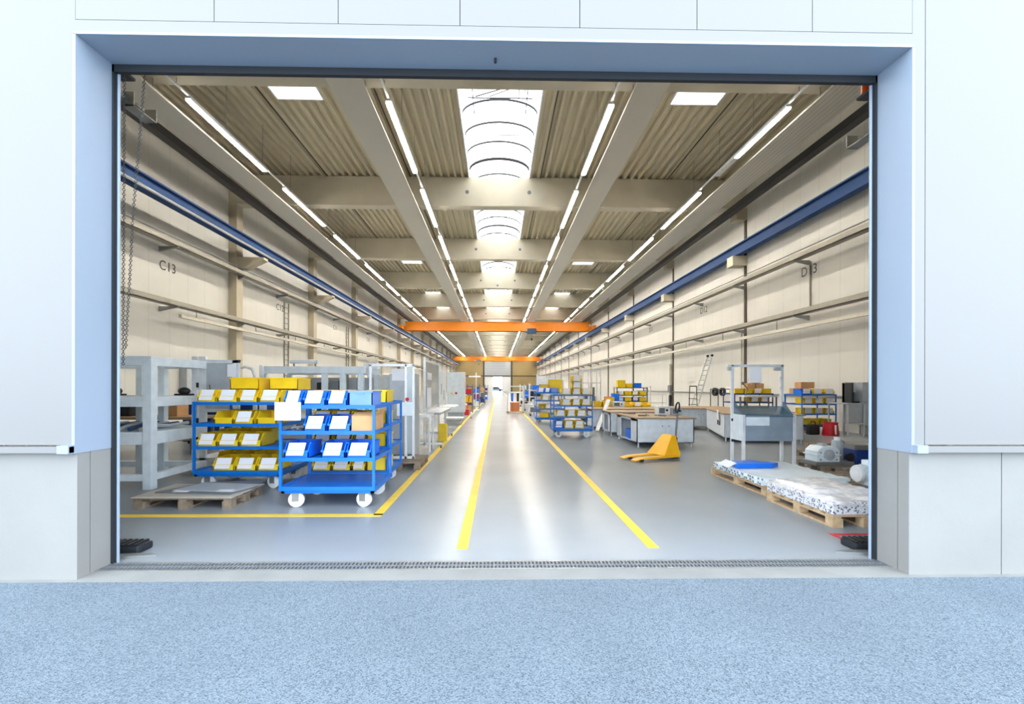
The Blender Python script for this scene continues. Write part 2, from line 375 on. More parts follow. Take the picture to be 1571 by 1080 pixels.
for i in range(14):                    # barrel vault rooflights, one for each bay
    y0, y1 = YS[i] + .2, YS[i + 1] - .02 + .2
    y1 = min(y1, YB); nw += 1
    cx, hw, z0, rise = (SX0 + SX1) / 2, (SX1 - SX0) / 2, DECK_Z + .45, .62
    arc = [(cx + hw * math.cos(math.pi * k / 14), z0 + rise * math.sin(math.pi * k / 14)) for k in range(15)]
    inner = [(cx + (hw - .03) * math.cos(math.pi * k / 14), z0 + (rise - .03) * math.sin(math.pi * k / 14)) for k in range(15)]
    v = MB()
    for k in range(14):
        a0, a1, c0, c1 = arc[k], arc[k + 1], inner[k], inner[k + 1]
        v.hexa([(c0[0], y0, c0[1]), (c1[0], y0, c1[1]), (c1[0], y1, c1[1]), (c0[0], y1, c0[1]), (a0[0], y0, a0[1]), (a1[0], y0, a1[1]), (a1[0], y1, a1[1]), (a0[0], y1, a0[1])])
    o = struct(v.build('window_%d' % nw, 'sky'), 'barrel vault rooflight along the ridge of the hall')
    n = max(2, int((y1 - y0) / 1.5)); r = MB()
    for j in range(n + 1):
        yy = y0 + .05 + (y1 - y0 - .1) * j / n
        pts = [(x, yy, z - .03) for x, z in inner]
        r.tube(pts, .04, 5)
        if j % 2 == 0: r.cyl((SX0 + .05, yy, z0), (SX1 - .05, yy, z0), .016, 5)
    r.build('glazing_rib', 'dark', o)
    if i < 3:
        r = MB(); yy = y0 + 3.6
        for dx in (-1.0, 1.0):
            r.cyl((cx + dx, yy - .9, z0 - .05), (cx + dx, yy + 1.0, z0 - .05), .02, 5)
        r.cyl((cx - 1.2, yy, z0 - .05), (cx + 1.2, yy, z0 - .05), .022, 5).cyl((cx - .9, yy, z0), (cx + .9, yy - .2, z0 + .42), .022, 5).cyl((cx - .4, yy, z0), (cx + .9, yy - .3, z0 + .3), .018, 5)
        r.cyl((cx + .7, yy, z0 - .05), (cx + .7, yy - .2, z0 + .45), .02, 5).cyl((cx + .9, yy - .3, z0), (cx + .9, yy - .3, z0 + .4), .02, 5)
        r.build('vent_opener', 'dark', o)

for i, y in enumerate(BEAMS):
    o = struct(MB().box(XL, XR, y, y + BT, BEAM_Z, DECK_Z).build('roof_beam', 'beam', None, .03), 'concrete roof beam spanning the hall, %s from the gate' % NTH[i])
    b = MB()
    for x in (-1.5, 1.55):
        b.cyl((x, y - .012, BEAM_Z + .62 * 1.4 * .8), (x, y + .05, BEAM_Z + .62 * 1.4 * .8), .095, 14)
    if i == 3: b.cyl((0, y - .012, BEAM_Z + .25), (0, y + .05, BEAM_Z + .25), .095, 14)
    if i: b.build('beam_socket', 'dgrey', o)
for i, y in enumerate(BEAMS):
    if i:
        b = MB().box(XL, -8.17 * Q, y, y + BT, 0, BEAM_Z)
        b.prism([(XL, EYE + 3.7 * Q), (-7.9 * Q, EYE + 3.7 * Q), (-7.35 * Q, EYE + 3.98 * Q), (-7.35 * Q, EYE + 4.05 * Q), (XL, EYE + 4.05 * Q)], 'y', y + .06, y + BT - .06)
        struct(b.build('column', 'column'), 'concrete column on the left wall, %s visible from the gate' % NTH[i - 1])
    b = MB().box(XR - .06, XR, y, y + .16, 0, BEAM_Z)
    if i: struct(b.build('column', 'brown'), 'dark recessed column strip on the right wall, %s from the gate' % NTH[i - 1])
    o = struct(MB().box(7.5 * Q, XR, y - .05, y + .35 * Q, EYE + 3.88 * Q, EYE + 4.19 * Q).build('corbel', 'beam'), 'concrete crane rail corbel on the right wall, %s from the gate' % NTH[i])
    struct(MB().box(7.62 * Q, XR, y - .02, y + BT + .02, BEAM_Z - .55, BEAM_Z).build('corbel', 'column'), 'concrete beam seat on the right wall, %s from the gate' % NTH[i])
for i in range(14):                    # pipe risers beside the right columns
    y = BEAMS[i] + .42
    if i: struct(MB().box(XR - .05, XR, y, y + .1, 0, EYE + 2.0 * Q).build('trim_riser', 'pipe'), 'pale riser beside the right wall column, %s from the gate' % NTH[i - 1])
struct(MB().box(XL, XR, 4.12, 4.3, ZO + .17, 12.9).build('wall_front_inside', 'column'), 'inner face of the gable wall above the gate')
# floor lines
def marking(x0, x1, y0, y1, m, label):
    struct(MB().box(x0, x1, y0, y1, 0, .003).build('floor_marking', m), label)
marking(-.395, -.285, 4.43, 135, 'line', 'yellow floor line left of the aisle')
marking(1.48, 1.59, 4.43, 135, 'line', 'yellow floor line right of the aisle')
marking(-1.52, -1.41, 5.60, 60, 'line', 'yellow floor line along the left trolleys')
marking(-9, -1.41, 5.55, 5.66, 'line', 'yellow floor line across the left bay')
marking(3.57, 7, 4.79, 4.84, 'redline', 'red floor line by the right gate post')
marking(3.57, 3.615, 4.25, 4.79, 'redline', 'red floor line beside the right gate post')


def sign(txt, loc, rot, size, parent, name='bay_number'):
    cu = bpy.data.curves.new(name, 'FONT'); cu.body = txt; cu.size = size; cu.extrude = .002; cu.align_x = 'CENTER'; cu.space_character = 1.05
    o = bpy.data.objects.new('tmp', cu); C.objects.link(o); bpy.context.view_layer.update()
    me = bpy.data.meshes.new_from_object(o.evaluated_get(bpy.context.evaluated_depsgraph_get())); bpy.data.objects.remove(o)
    me.materials.clear(); me.materials.append(M['black']); me.name = name
    o = bpy.data.objects.new(name, me); C.objects.link(o); o.location = loc; o.rotation_euler = rot; o.parent = parent
    return o


WL, WR = bpy.data.objects['wall_left'], bpy.data.objects['wall_right']
for i in range(12):
    y = 11.6 * Q + i * BAY
    sign('C%d' % (13 - i), (XL + .006, y + .27, EYE + 2.92 * Q), (math.pi / 2, 0, math.pi / 2), .53, WL)
    sign('D%d' % (13 - i), (XR - .066 if i == 0 else XR - .006, y - .25, EYE + 2.86 * Q), (math.pi / 2, 0, -math.pi / 2), .53, WR)

# ================================================================== roof hung services
def long_thing(name, m, label, cat, b, group=None, smooth=False):
    return tag(b.build(name, m, None, 0, smooth), label, cat, group)


PZ = EYE + 5.45 * Q
for x0, x1, m, t in ((-6.95, -6.33, 'panel', 'outer left'), (-3.06, -2.42, 'panel', 'inner left'), (2.5, 3.1, 'panel', 'inner right'), (6.07, 6.8, 'perf', 'perforated outer right')):
    b = MB().box(x0 * Q, x1 * Q, 8.0, YB - .3, PZ, PZ + .06)
    r = long_thing('radiant_panel', m, 'long pale %s radiant heating panel hung under the beams' % t, 'ceiling panel', b, 'radiant panels along the hall')
    for y in BEAMS:
        for x in (x0 * Q + .08, x1 * Q - .08): MB().cyl((x, y + .2, PZ + .05), (x, y + .2, BEAM_Z - .002), .012, 5).build('hanger', 'steel', r)
LZ = EYE + 5.5 * Q
def make_lamp():
    t = thing('linear_light', '', 'ceiling light')
    MB().box(-.09, .09, 0, 4.5, .03, .10).build('housing', 'white', t)
    for x in (-.09, .078): MB().box(x, x + .012, 0, 4.5, -.012, .03).build('reflector', 'white', t)
    b = MB()
    for k in range(3): b.box(-.075, .075, k * 1.5 + .02, k * 1.5 + 1.48, -.03, .03)
    b.build('tube', 'lamp', t)
    return t
proto = make_lamp()
first = True
for x, t in ((-2.12 * Q, 'inner left'), (2.22 * Q, 'inner right'), (-5.95 * Q, 'outer left'), (5.72 * Q, 'outer right')):
    b = MB().box(x - .03, x + .03, 9, YB - .3, LZ + .103, LZ + .15)
    r = long_thing('light_track', 'white', 'thin white track carrying the %s row of lights' % t, 'light track', b, 'light tracks along the hall')
    for y in BEAMS:
        MB().cyl((x, y + .2, LZ + .14), (x, y + .2, BEAM_Z - .002), .012, 5).build('hanger', 'steel', r)
        for dy in (2.6, 5.0, 7.4): MB().cyl((x, y + dy, LZ + .14), (x, y + dy, DECK_Z - .003), .009, 5).build('hanger', 'steel', r)
    for k in range(21):
        o = proto if first else copy_tree(proto)
        first = False
        o.location = (x, 8.85 * Q + k * 3.95 * Q, LZ)
        if t == 'outer right' and k == 0:      # the far tube of this one is out
            for ch in o.children:
                if ch.name.startswith('tube'):
                    b = MB()
                    for e in range(2): b.box(-.075, .075, e * 1.5 + .02, e * 1.5 + 1.48, -.03, .03)
                    ch.data = b.mesh('tube', 'lamp')
            MB().box(-.075, .075, 3.02, 4.48, -.03, .03).build('unlit_tube', 'white', o)
        o['label'] = 'lit fluorescent batten, %s from the gate in the %s row' % (NTH[k], t); o['group'] = 'linear lights of the %s row' % t

# crane rails, trays, pipes along the walls
def along(name, m, label, cat, boxes, y0=4.4, y1=YB - .1, group=None):
    b = MB()
    for x0, x1, z0, z1 in boxes: b.box(min(x0, x1), max(x0, x1), y0, y1, z0, z1)
    return tag(b.build(name, m), label, cat, group)


for x, t in ((-7.42 * Q, 'left'), (7.45 * Q, 'right')):  # added black strips for the shaded void behind the outer panels, with hangers
    o = along('edge_shade_strip', 'black', 'black strip standing in for the dark void along the roof edge above the %s crane rail' % t, 'shade strip', [(x - .16, x + .16, BEAM_Z - .32, BEAM_Z - .04)], 8.0)
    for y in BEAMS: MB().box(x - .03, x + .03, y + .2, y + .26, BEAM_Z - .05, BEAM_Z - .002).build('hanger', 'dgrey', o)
RZ0, RZ1 = EYE + 4.19 * Q, EYE + 4.53 * Q
for s, t in ((-1, 'left'), (1, 'right')):
    xc = s * 7.68 * Q if s > 0 else -7.62 * Q
    o = along('crane_rail', 'rail', 'dark blue crane runway beam along the %s wall' % t, 'crane rail',
              [(xc - .16, xc + .16, RZ0, RZ0 + .06), (xc - .16, xc + .16, RZ1 - .06, RZ1), (xc - .05, xc + .05, RZ0 + .06, RZ1 - .06)])
    if s < 0:
        MB().cyl((-7.45 * Q, 4.4, EYE + 4.2 * Q), (-7.45 * Q, YB - .1, EYE + 4.2 * Q), .05, 8).build('conductor_bar', 'silver', o)
for s, t, xo, xw, zu, zl, zc in ((-1, 'left', -7.95 * Q, XL, 3.53, 2.04, 1.78), (1, 'right', 7.55 * Q, XR, 3.30, 1.89, 1.53)):
    for z, n in ((zu, 'upper'), (zl, 'lower')):
        z = EYE + z * Q
        o = along('cable_tray', 'tray', '%s grey cable tray running along the %s wall' % (n, t), 'cable tray',
                  [(xo, xo + s * .025, z - .09, z + .11), (xo + s * .275, xo + s * .3, z - .09, z + .11), (xo, xo + s * .3, z - .09, z - .065)])
        for y in BEAMS[:12]:
            for dy in (0, BAY / 2):
                x_ = xw if (dy or s > 0 or y < 14) else -8.17 * Q
                x_ -= s * .003; MB().prism([(x_, z - .28), (xo, z - .13), (xo, z - .09), (x_, z - .09)], 'y', y + dy + .1, y + dy + .18).build('wall_bracket', 'steel', o)
        if n == 'upper': MB().box(xo - s * .0, xo - s * .04, 4.4, YB - .2, z + .16, z + .19).build('cable', 'dgrey', o)
    z = EYE + zc * Q
    o = along('pipe', 'pipe', 'pale service pipe below the lower tray on the %s wall' % t, 'pipe', [(xo + s * .14, xo + s * .26, z - .06, z + .06)], 18.2 if s < 0 else 4.4)
    for y in [BEAMS[0] + 1.5 + BAY / 2 * k for k in range(1, 25)]: MB().cyl((xo + s * .2, y, z + .06), (xo + s * .2, y, EYE + zl * Q - .095), .02, 6).build('hanger', 'steel', o)
b = MB().box(XR - .06, XR, 17.68, 17.73, EYE + 1.9 * Q, EYE + 3.2 * Q)
struct(b.build('trim_9', 'tray'), 'grey upright joint through the bay number on the right wall')

# bridge cranes
def crane(y, label, hx, hm, seen):
    t = thing('bridge_crane', label, 'crane', (0, y, 0), 0, 'orange bridge cranes across the hall')
    z0, z1 = EYE + 4.46 * Q, EYE + 5.2 * Q
    MB().box(-7.35 * Q, 7.4 * Q, -.3, .3, z0, z1).box(-7.4 * Q, 7.45 * Q, -.42, .42, z0, z0 + .07).box(-7.4 * Q, 7.45 * Q, -.42, .42, z1 - .06, z1).build('girder', 'orange', t)
    for x in (-7.62 * Q, 7.68 * Q):
        MB().box(x - .18, x + .18, -1.6, 1.6, RZ1 + .06, RZ1 + .5).build('end_carriage', 'orange', t)
        MB().box(x - (.5 if x > 0 else -.5), x, -.3, .3, RZ1 + .1, z0 + .6).build('corner_plate', 'orange', t)
        for dy in (-1.3, 1.3): MB().cyl((x - .07, dy, RZ1 + .14), (x + .07, dy, RZ1 + .14), .14, 14).build('wheel', 'dark', t)
    o = MB().box(hx - .55, hx + .55, -.75, -.3, z0 - .35, z0 + .3).build('hoist', hm, t, .04)
    MB().cyl((hx - .75, -.55, z0 - .05), (hx - .55, -.55, z0 - .05), .2, 14).build('motor', 'dgrey', o)
    MB().cyl((hx, -.52, z0 - .35), (hx, -.52, z0 - .9), .015, 6).box(hx - .09, hx + .09, -.6, -.44, z0 - 1.15, z0 - .9).build('hook_block', 'dark', o)
    return t
crane(36.8 * Q, 'nearer orange bridge crane with a blue hoist spanning the hall', 2.75 * Q, 'hoist', 0)
crane(79 * Q, 'farther orange bridge crane near the far end of the hall', -3.2 * Q, 'dgrey', 0)

# ladder trays on left columns
for y, t in ((28.0, 'first'), (39.4, 'second')):
    b = MB()
    for dy in (0, .55): b.box(XL + .02, XL + .08, y + dy, y + dy + .05, 0, EYE + 3.3 * Q)
    z = .3
    while z < 6.4:
        b.box(XL + .02, XL + .06, y, y + .6, z, z + .04); z += .32
    tag(b.build('cable_ladder', 'tray'), 'upright cable ladder on the left wall, %s from the gate' % t, 'cable ladder', 'cable ladders on the left wall')

# ================================================================== gate fittings
for x, z, sd, s in ((-3.52, 4.56, 'left', 1), (3.585, 4.47, 'right', -1)):
    t = thing('warning_beacon', 'orange warning beacon at the upper %s gate corner' % sd, 'warning light', (x, 4.36, z))
    MB().cyl((0, 0, -.05), (0, 0, .06), .045, 16, .04).build('lens', 'beacon', t, 0, True)
    MB().box(-.11 if s > 0 else -.06, .06 if s > 0 else .11, -.24, .05, -.075, -.05).box(-.11 if s > 0 else .09, -.09 if s > 0 else .11, -.05, .05, -.075, .1).build('bracket', 'dark', t)
for p, q, sd in ((P(186, 165, 5.2), P(236, 186, 5.5), 'left'), (P(1303, 183, 5.5), P(1352, 205, 5.2), 'right')):
    t = thing('track_bracket', 'grey steel channel bracket high behind the %s gate post' % sd, 'bracket', (p.x, 5.2, q.z))
    wd, h = abs(q.x - p.x), .16
    MB().box(0, wd, 0, .35, 0, .012).box(0, wd, 0, .012, 0, h).box(0, wd, .338, .35, 0, h).build('channel', 'steel', t)
    a_ = .0 if sd == 'left' else wd - .08
    MB().box(a_, a_ + .08, -1.08, .0, .04, .12).build('arm', 'steel', t)
def chain(pts, label, name='hanging_chain'):
    b = MB(); k = 0
    for a, c in zip(pts, pts[1:]):
        a, c = Vector(a), Vector(c); n = max(1, int((c - a).length / .0215)); d = (c - a).normalized(); sd = d.orthogonal().normalized()
        for i in range(n):
            ax = sd if k % 2 else d.cross(sd); k += 1
            b.ring(a + (c - a) * (i + .5) / n, .0105, .0032, ax, 8, 4)
    return tag(b.build(name, 'chainm'), label, 'chain', 'chains of the gate hoist')
chain([P(191, 90, 4.312), P(190, 300, 4.312), P(189, 500, 4.312), P(189, 560, 4.312)], 'straight steel chain hanging close to the left gate post')
chain([P(224, 90, 4.312), P(214, 215, 4.32), P(204, 330, 4.33), P(199, 430, 4.35), P(195, 490, 4.37), P(193, 535, 4.38)], 'slack dark chain hanging in a bow by the left gate post')
for x, sd in ((-3.55, 'left'), (3.62, 'right')):
    t = thing('gate_buffer', 'black rubber floor buffer inside the %s gate post' % sd, 'floor buffer', (x, 4.42, 0), 0, 'black buffers at the gate')
    MB().box(-.17, .19, -.09, .10, 0, .075).build('pad', 'dark', t, .025)
    b = MB()
    for i in range(6): b.box(-.15 + i * .055, -.12 + i * .055, -.085, .09, .07, .088)
    b.build('tread', 'black', t)
    s = 1 if sd == 'left' else -1
    b = MB().prism([(x - s * .15, 4.15), (x + s * .40, 4.27), (x + s * .24, 4.318), (x - s * .15, 4.29)], 'z', .001, .02)
    tag(b.build('kerb_plate', 'steel'), 'grey metal floor plate in front of the %s gate buffer' % sd, 'floor plate')
t = P(760, 88, 3.95)
tag(MB().cyl((t.x, 3.95, ZO - .04), (t.x, 3.95, ZO - .004), .012, 10).build('gate_sensor', 'dark'), 'small dark sensor on the underside of the gate head', 'sensor')

# ================================================================== storage bins and trolleys
def bin_mesh(w, d, h, m, front):       # front: height of the front lip as a share of h (1 = closed box)
    k = .012; b = MB(); s = (1 - front) * h * .55
    b.box(0, w, 0, d, 0, k).box(0, w, d - k, d, 0, h).box(0, w, 0, k, 0, h * front)
    prof = [(0, 0), (d, 0), (d, h), (s + .02, h), (0, h * front)]
    b.prism(prof, 'x', 0, k).prism(prof, 'x', w - k, w)
    b.box(-.008, w + .008, d - .02, d + .006, h - .025, h).box(-.008, .004, s + .02, d, h - .025, h).box(w - .004, w + .008, s + .02, d, h - .025, h)
    if front < 1: b.box(-.004, w + .004, -.01, .004, h * front - .02, h * front + .004)
    else: b.box(w * .35, w * .65, -.012, 0, h * .78, h * .86).box(-.006, w + .006, -.008, .004, h - .025, h)
    return b.mesh('bin', m)
def card_mesh(w, h, front, lean, sh):
    z0, z1 = h * .2, h * 1.0; x0, x1 = w * .1 + sh, w * .80 + sh
    b = MB().hexa([(x0, -.022, z0), (x1, -.022, z0), (x1, -.018, z0), (x0, -.018, z0),
                   (x0 + .03, lean - .024, z1), (x1 + .03, lean - .024, z1), (x1 + .03, lean - .02, z1), (x0 + .03, lean - .02, z1)])
    return b.mesh('label_card', 'paper')
BINS, NB = {}, 0
def make_bin(loc, w, d, h, m, front, card, label, group, rz=0.):
    key = (round(w, 3), d, h, m, front, card)
    if key not in BINS:
        o = bpy.data.objects.new('storage_bin', bin_mesh(w, d, h, m, front)); C.objects.link(o)
        if card:
            c = bpy.data.objects.new('label_card', card_mesh(w, h, front, (1 - front) * h * .35 if front < 1 else -.006, .0)); C.objects.link(c); c.parent = o
        BINS[key] = o
    else: o = copy_tree(BINS[key])
    o.location = loc; o.rotation_euler = (0, 0, rz)
    return tag(o, label, 'bin', group)
COL = {'yellow': 'yellow', 'bblue': 'blue', 'lblue': 'pale blue'}
def row(x0s, yf, z, specs, where, w=.30, d=.44, h=.2):
    n = len(specs); XS = []
    for px, m, kind in specs:
        X = P(px, 600, yf).x
        for q in TROLLEYS:
            if q[0] - .2 < X < q[0] + q[2] and q[1] - .01 < yf < q[1] + q[3]: X = min(max(X, q[0] + .044), q[0] + q[2] - w - .044)
        XS.append(X)
    w0 = w
    for i, (px, m, kind) in enumerate(specs):
        X = XS[i]; w = min(w0, math.floor((XS[i + 1] - X - .02) * 100) / 100) if i + 1 < n else w0
        o = NTH[i] + ' from left, ' if n > 1 else ''
        closed, card, dx = kind == 'box', kind == 'card', 0
        make_bin((X, yf + .046, z + .002), w, d, h, m, 1 if closed else .5, card, '%s %s, %s%s' % (COL[m], 'closed bin' if closed else ('bin with white card' if card else 'open bin'), o, where), 'storage bins on the trolleys')

def caster(parent, x, y, r=.09, m='wheel', turn=0.):
    c = thing('caster', '', '', (x, y, 0), turn); del c['label']; del c['category']; c.parent = parent
    MB().box(-.045, -.035, -.03, .05, r * .8, .19).box(.035, .045, -.03, .05, r * .8, .19).box(-.06, .06, -.06, .06, .185, .20).build('fork', 'steel', c)
    MB().cyl((-.028, 0, r), (.028, 0, r), r, 22).build('wheel', m, c, .006, True)
    MB().cyl((-.05, 0, r), (.05, 0, r), .018, 10).build('axle', 'steel', c)
LV = (1.32, .99, .645); TROLLEYS = []
def trolley(X, Yf, w, d, label, group='blue shelf trolleys', levels=LV, m='blue', mid=False):
    TROLLEYS.append((X, Yf, w, d))
    t = thing('shelf_trolley', label, 'trolley', (X, Yf, 0), 0, group)
    p = .032; zt = levels[0]
    for x in (0, w - p):
        for y in (0, d - p): MB().box(x, x + p, y, y + p, .26, zt + .005).build('post', m, t)
    for z in levels:
        MB().box(.0, w, 0, d, z - .012, z).box(0, w, -.004, .012, z - .03, z + .018).box(0, w, d - .012, d + .004, z - .03, z + .018).box(-.004, .01, 0, d, z - .03, z + .018).box(w - .01, w + .004, 0, d, z - .03, z + .018).build('shelf', m, t)
    MB().box(0, w, 0, d, .255, .275).box(0, w, -.006, .014, .235, .29).box(0, w, d - .014, d + .006, .235, .29).box(-.006, .01, 0, d, .235, .29).box(w - .01, w + .006, 0, d, .235, .29).build('deck', m, t)
    b = MB().box(.02, w - .02, .02, .06, .2, .236).box(.02, w - .02, d - .06, d - .02, .2, .236).box(.02, .06, .02, d - .02, .2, .236).box(w - .06, w - .02, .02, d - .02, .2, .236)
    b.build('base_rail', m, t)
    for x in (.17, w - .17):
        for y in (.13, d - .13): caster(t, x, y, .1, 'wheel', 1.75 if x < .5 else 1.35)
    return t
xA = P(428, 700, 5.88).x
trolley(xA, 5.88, 1.22, .95, 'front blue shelf trolley with blue bins beside the yellow aisle line')
tA = 'front trolley'
row(0, 5.88, LV[0], [(429, 'bblue', 'card'), (463, 'bblue', 'card'), (500, 'bblue', 'card'), (552, 'lblue', 'box')], 'top shelf of the ' + tA, .305)
row(0, 5.88, LV[1], [(464, 'bblue', 'card'), (501, 'bblue', 'card')], 'second shelf of the ' + tA, .29)
row(0, 5.88, LV[2], [(430, 'bblue', 'card'), (491, 'bblue', 'card'), (530, 'bblue', 'card')], 'third shelf of the ' + tA, .31)
# carton with open flaps on the second shelf
t = thing('carton', 'open brown cardboard carton on the second shelf of the front trolley', 'carton', (P(540, 660, 5.9).x - .02, 5.93, LV[1] + .002))
MB().box(0, .29, 0, .006, 0, .2).box(0, .29, .494, .5, 0, .2).box(0, .006, 0, .5, 0, .2).box(.284, .29, 0, .5, 0, .2).box(0, .29, 0, .5, 0, .006).build('walls', 'card', t)
MB().hexa([(0, 0, .2), (.29, 0, .2), (.29, .005, .2), (0, .005, .2), (.03, .1, .25), (.29, .1, .25), (.29, .105, .25), (.03, .105, .25)]).build('flap', 'card', t)
MB().hexa([(.285, .02, .2), (.29, .02, .2), (.29, .48, .2), (.285, .48, .2), (.34, .1, .29), (.345, .1, .29), (.345, .48, .29), (.34, .48, .29)]).build('flap', 'card', t)
p = P(421, 617, 5.85); q = P(461, 645, 5.85)
tag(MB().box(p.x, q.x, 5.852, 5.862, q.z, p.z).build('sign_board', 'paper', None, .002), 'blank white card hung on the left post of the front trolley', 'sign')
b = MB()
for i in range(9): b.bar((xA + .06 + random.random() * .2, 6.0 + random.random() * .4, LV[1] + .03 + random.random() * .05), (xA + .06 + random.random() * .26, 6.0 + random.random() * .5, LV[1] + .03 + random.random() * .05), .03)
tag(b.build('metal_offcuts', 'dgrey'), 'loose dark metal parts lying on the second shelf of the front trolley', 'metal parts', None, 'stuff')
xB = P(295, 700, 7.0).x
trolley(xB, 7.0, 1.34, 1.0, 'left blue shelf trolley with yellow bins behind the grey pallet')
tB = 'left trolley'
row(0, 7.0, LV[0], [(296, 'yellow', 'card'), (331, 'yellow', 'card'), (364, 'yellow', 'card'), (396, 'yellow', 'card')], 'top shelf of the ' + tB, .315)
row(0, 7.0, LV[1], [(326, 'yellow', 'open'), (357, 'yellow', 'card'), (392, 'yellow', 'open')], 'second shelf of the ' + tB, .29)
row(0, 7.0, LV[2], [(297, 'yellow', 'card'), (332, 'yellow', 'card'), (366, 'yellow', 'card')], 'third shelf of the ' + tB, .32)
row(0, 7.0, .275, [(324, 'yellow', 'card'), (359, 'yellow', 'card'), (393, 'yellow', 'card')], 'bottom deck of the ' + tB, .32)
row(0, 7.475, .275, [(325, 'yellow', 'open'), (356, 'yellow', 'open'), (388, 'yellow', 'open')], 'rear bottom row of the ' + tB, .32, .44, .22)
row(0, 7.48, LV[2], [(308, 'yellow', 'open'), (345, 'yellow', 'open'), (380, 'yellow', 'open')], 'rear third shelf row of the ' + tB, .32, .44, .22)
for px, n in ((353, 'left'), (413, 'right')):
    X = P(px, 590, 7.4).x
    make_bin((X, 7.40, LV[0] + .206), .46, .5, .19, 'yellow', 1, False, '%s of two large closed yellow boxes on top of the left trolley' % n, 'yellow boxes on the left trolley')
    make_bin((X + (.02 if n == 'left' else -.12), 7.505, LV[0] + .002), .42, .44, .2, 'yellow', 1, False, 'closed yellow box under the %s large box on the left trolley' % n, 'yellow boxes on the left trolley')
xC = P(616, 700, 7.95).x - 1.22
trolley(xC, 7.0, 1.22, .98, 'blue shelf trolley standing directly behind the front trolley')
tC = 'trolley behind the front one'
row(0, 7.0, LV[0], [(478, 'yellow', 'open'), (510, 'yellow', 'open'), (566, 'yellow', 'box')], 'top shelf, ' + tC, .3)
row(0, 7.0, LV[1], [(478, 'yellow', 'card'), (510, 'yellow', 'card'), (540, 'yellow', 'open'), (569, 'yellow', 'box')], 'second shelf, ' + tC, .29)
row(0, 7.0, LV[2], [(478, 'yellow', 'card'), (510, 'yellow', 'card'), (541, 'yellow', 'card'), (570, 'yellow', 'box')], 'third shelf, ' + tC, .29)
row(0, 7.0, .275, [(477, 'yellow', 'card'), (508, 'yellow', 'card'), (539, 'yellow', 'card'), (569, 'yellow', 'box')], 'bottom deck, ' + tC, .3)
# right of the aisle
xD = P(849, 650, 14.0).x
trolley(xD, 14.0, 1.22, .9, 'right aisle blue trolley stacked with yellow bins and white cards')
tD = 'right aisle trolley'
row(0, 14.0, LV[0], [(862, 'yellow', 'card'), (878, 'yellow', 'card'), (894, 'yellow', 'card')], 'top shelf of the ' + tD, .29)
X = P(878, 590, 14.03).x
for k, n in ((1, 'lower'), (2, 'upper')):
    make_bin((X, 14.046, LV[0] + .204 * k), .30, .45, .2, 'yellow', .5, True, '%s of two yellow bins stacked on top of the right aisle trolley' % n, 'storage bins on the trolleys')
row(0, 14.0, LV[1], [(862, 'yellow', 'card'), (878, 'yellow', 'card'), (894, 'yellow', 'card')], 'second shelf of the ' + tD, .3)
row(0, 14.0, LV[2], [(853, 'yellow', 'card'), (870, 'yellow', 'card'), (885, 'yellow', 'card')], 'third shelf of the ' + tD, .31)
row(0, 14.0, .275, [(850, 'bblue', 'card'), (866, 'yellow', 'card'), (882, 'yellow', 'card')], 'bottom deck of the ' + tD, .3, .44, .24)
xE = P(822, 640, 19.0).x
trolley(xE, 19.0, 1.22, .95, 'blue trolley with big yellow boxes behind the right aisle trolley')
tE = 'trolley with big boxes'
row(0, 19.0, LV[0], [(825, 'bblue', 'card'), (836, 'bblue', 'card'), (845, 'lblue', 'box')], 'top shelf of the ' + tE, .31)
row(0, 19.0, LV[1], [(831, 'yellow', 'card'), (846, 'yellow', 'card')], 'second shelf of the ' + tE, .34)
row(0, 19.0, LV[2], [(828, 'yellow', 'open'), (836, 'yellow', 'card')], 'third shelf of the ' + tE, .3)
row(0, 19.0, .275, [(829, 'yellow', 'box'), (843, 'yellow', 'open')], 'bottom deck of the ' + tE, .36)
make_bin((P(828.5, 590, 19.5).x, 19.5, LV[0] + .002), .34, .40, .36, 'yellow', 1, False, 'smaller closed yellow box on top of the trolley with big boxes', 'big boxes on the right trolley')
make_bin((P(842, 590, 19.5).x, 19.5, LV[0] + .002), .58, .40, .56, 'yellow', 1, False, 'largest closed yellow box on top of the trolley with big boxes', 'big boxes on the right trolley')
# by the right wall
trolley(10.5, 15.5, 1.22, .95, 'blue trolley by the right wall behind the red bucket')
tF = 'trolley behind the red bucket'
row(0, 15.5, LV[0], [(1212, 'yellow', 'box'), (1230, 'bblue', 'card'), (1254, 'yellow', 'card'), (1268, 'yellow', 'card')], 'top shelf, ' + tF, .3) if False else None
def row_w(X0, yf, z, n, step, where, kinds, w=.3, h=.2):
    for i in range(n):
        m, k = kinds[i % len(kinds)]
        make_bin((X0 + i * step, yf + .046, z + .002), w, .44, h, m, 1 if k == 'box' else .5, k == 'card', '%s %s, %s from left, %s' % (COL[m], 'closed bin' if k == 'box' else 'open bin', NTH[i], where), 'storage bins on the trolleys')
row_w(10.52, 15.5, LV[0], 3, .40, 'top shelf, ' + tF, [('bblue', 'card'), ('yellow', 'card'), ('yellow', 'card')], .36)
row_w(10.60, 15.5, LV[1], 3, .37, 'second shelf, ' + tF, [('yellow', 'card')], .33)
row_w(10.60, 15.5, LV[2], 3, .37, 'third shelf, ' + tF, [('yellow', 'card')], .33)
row_w(10.75, 15.5, .275, 2, .42, 'bottom deck, ' + tF, [('yellow', 'box')], .4)
trolley(9.05, 17.2, 1.5, .9, 'navy blue trolley seen behind the glass hooded station', 'blue shelf trolleys', LV, 'navy')
tG = 'navy trolley behind the station'
row_w(9.1, 17.2, LV[0], 4, .355, 'top shelf, ' + tG, [('yellow', 'box'), ('yellow', 'box'), ('yellow', 'card'), ('yellow', 'box')], .33)
row_w(9.7, 17.2, LV[1], 2, .38, 'second shelf, ' + tG, [('yellow', 'card')], .33)
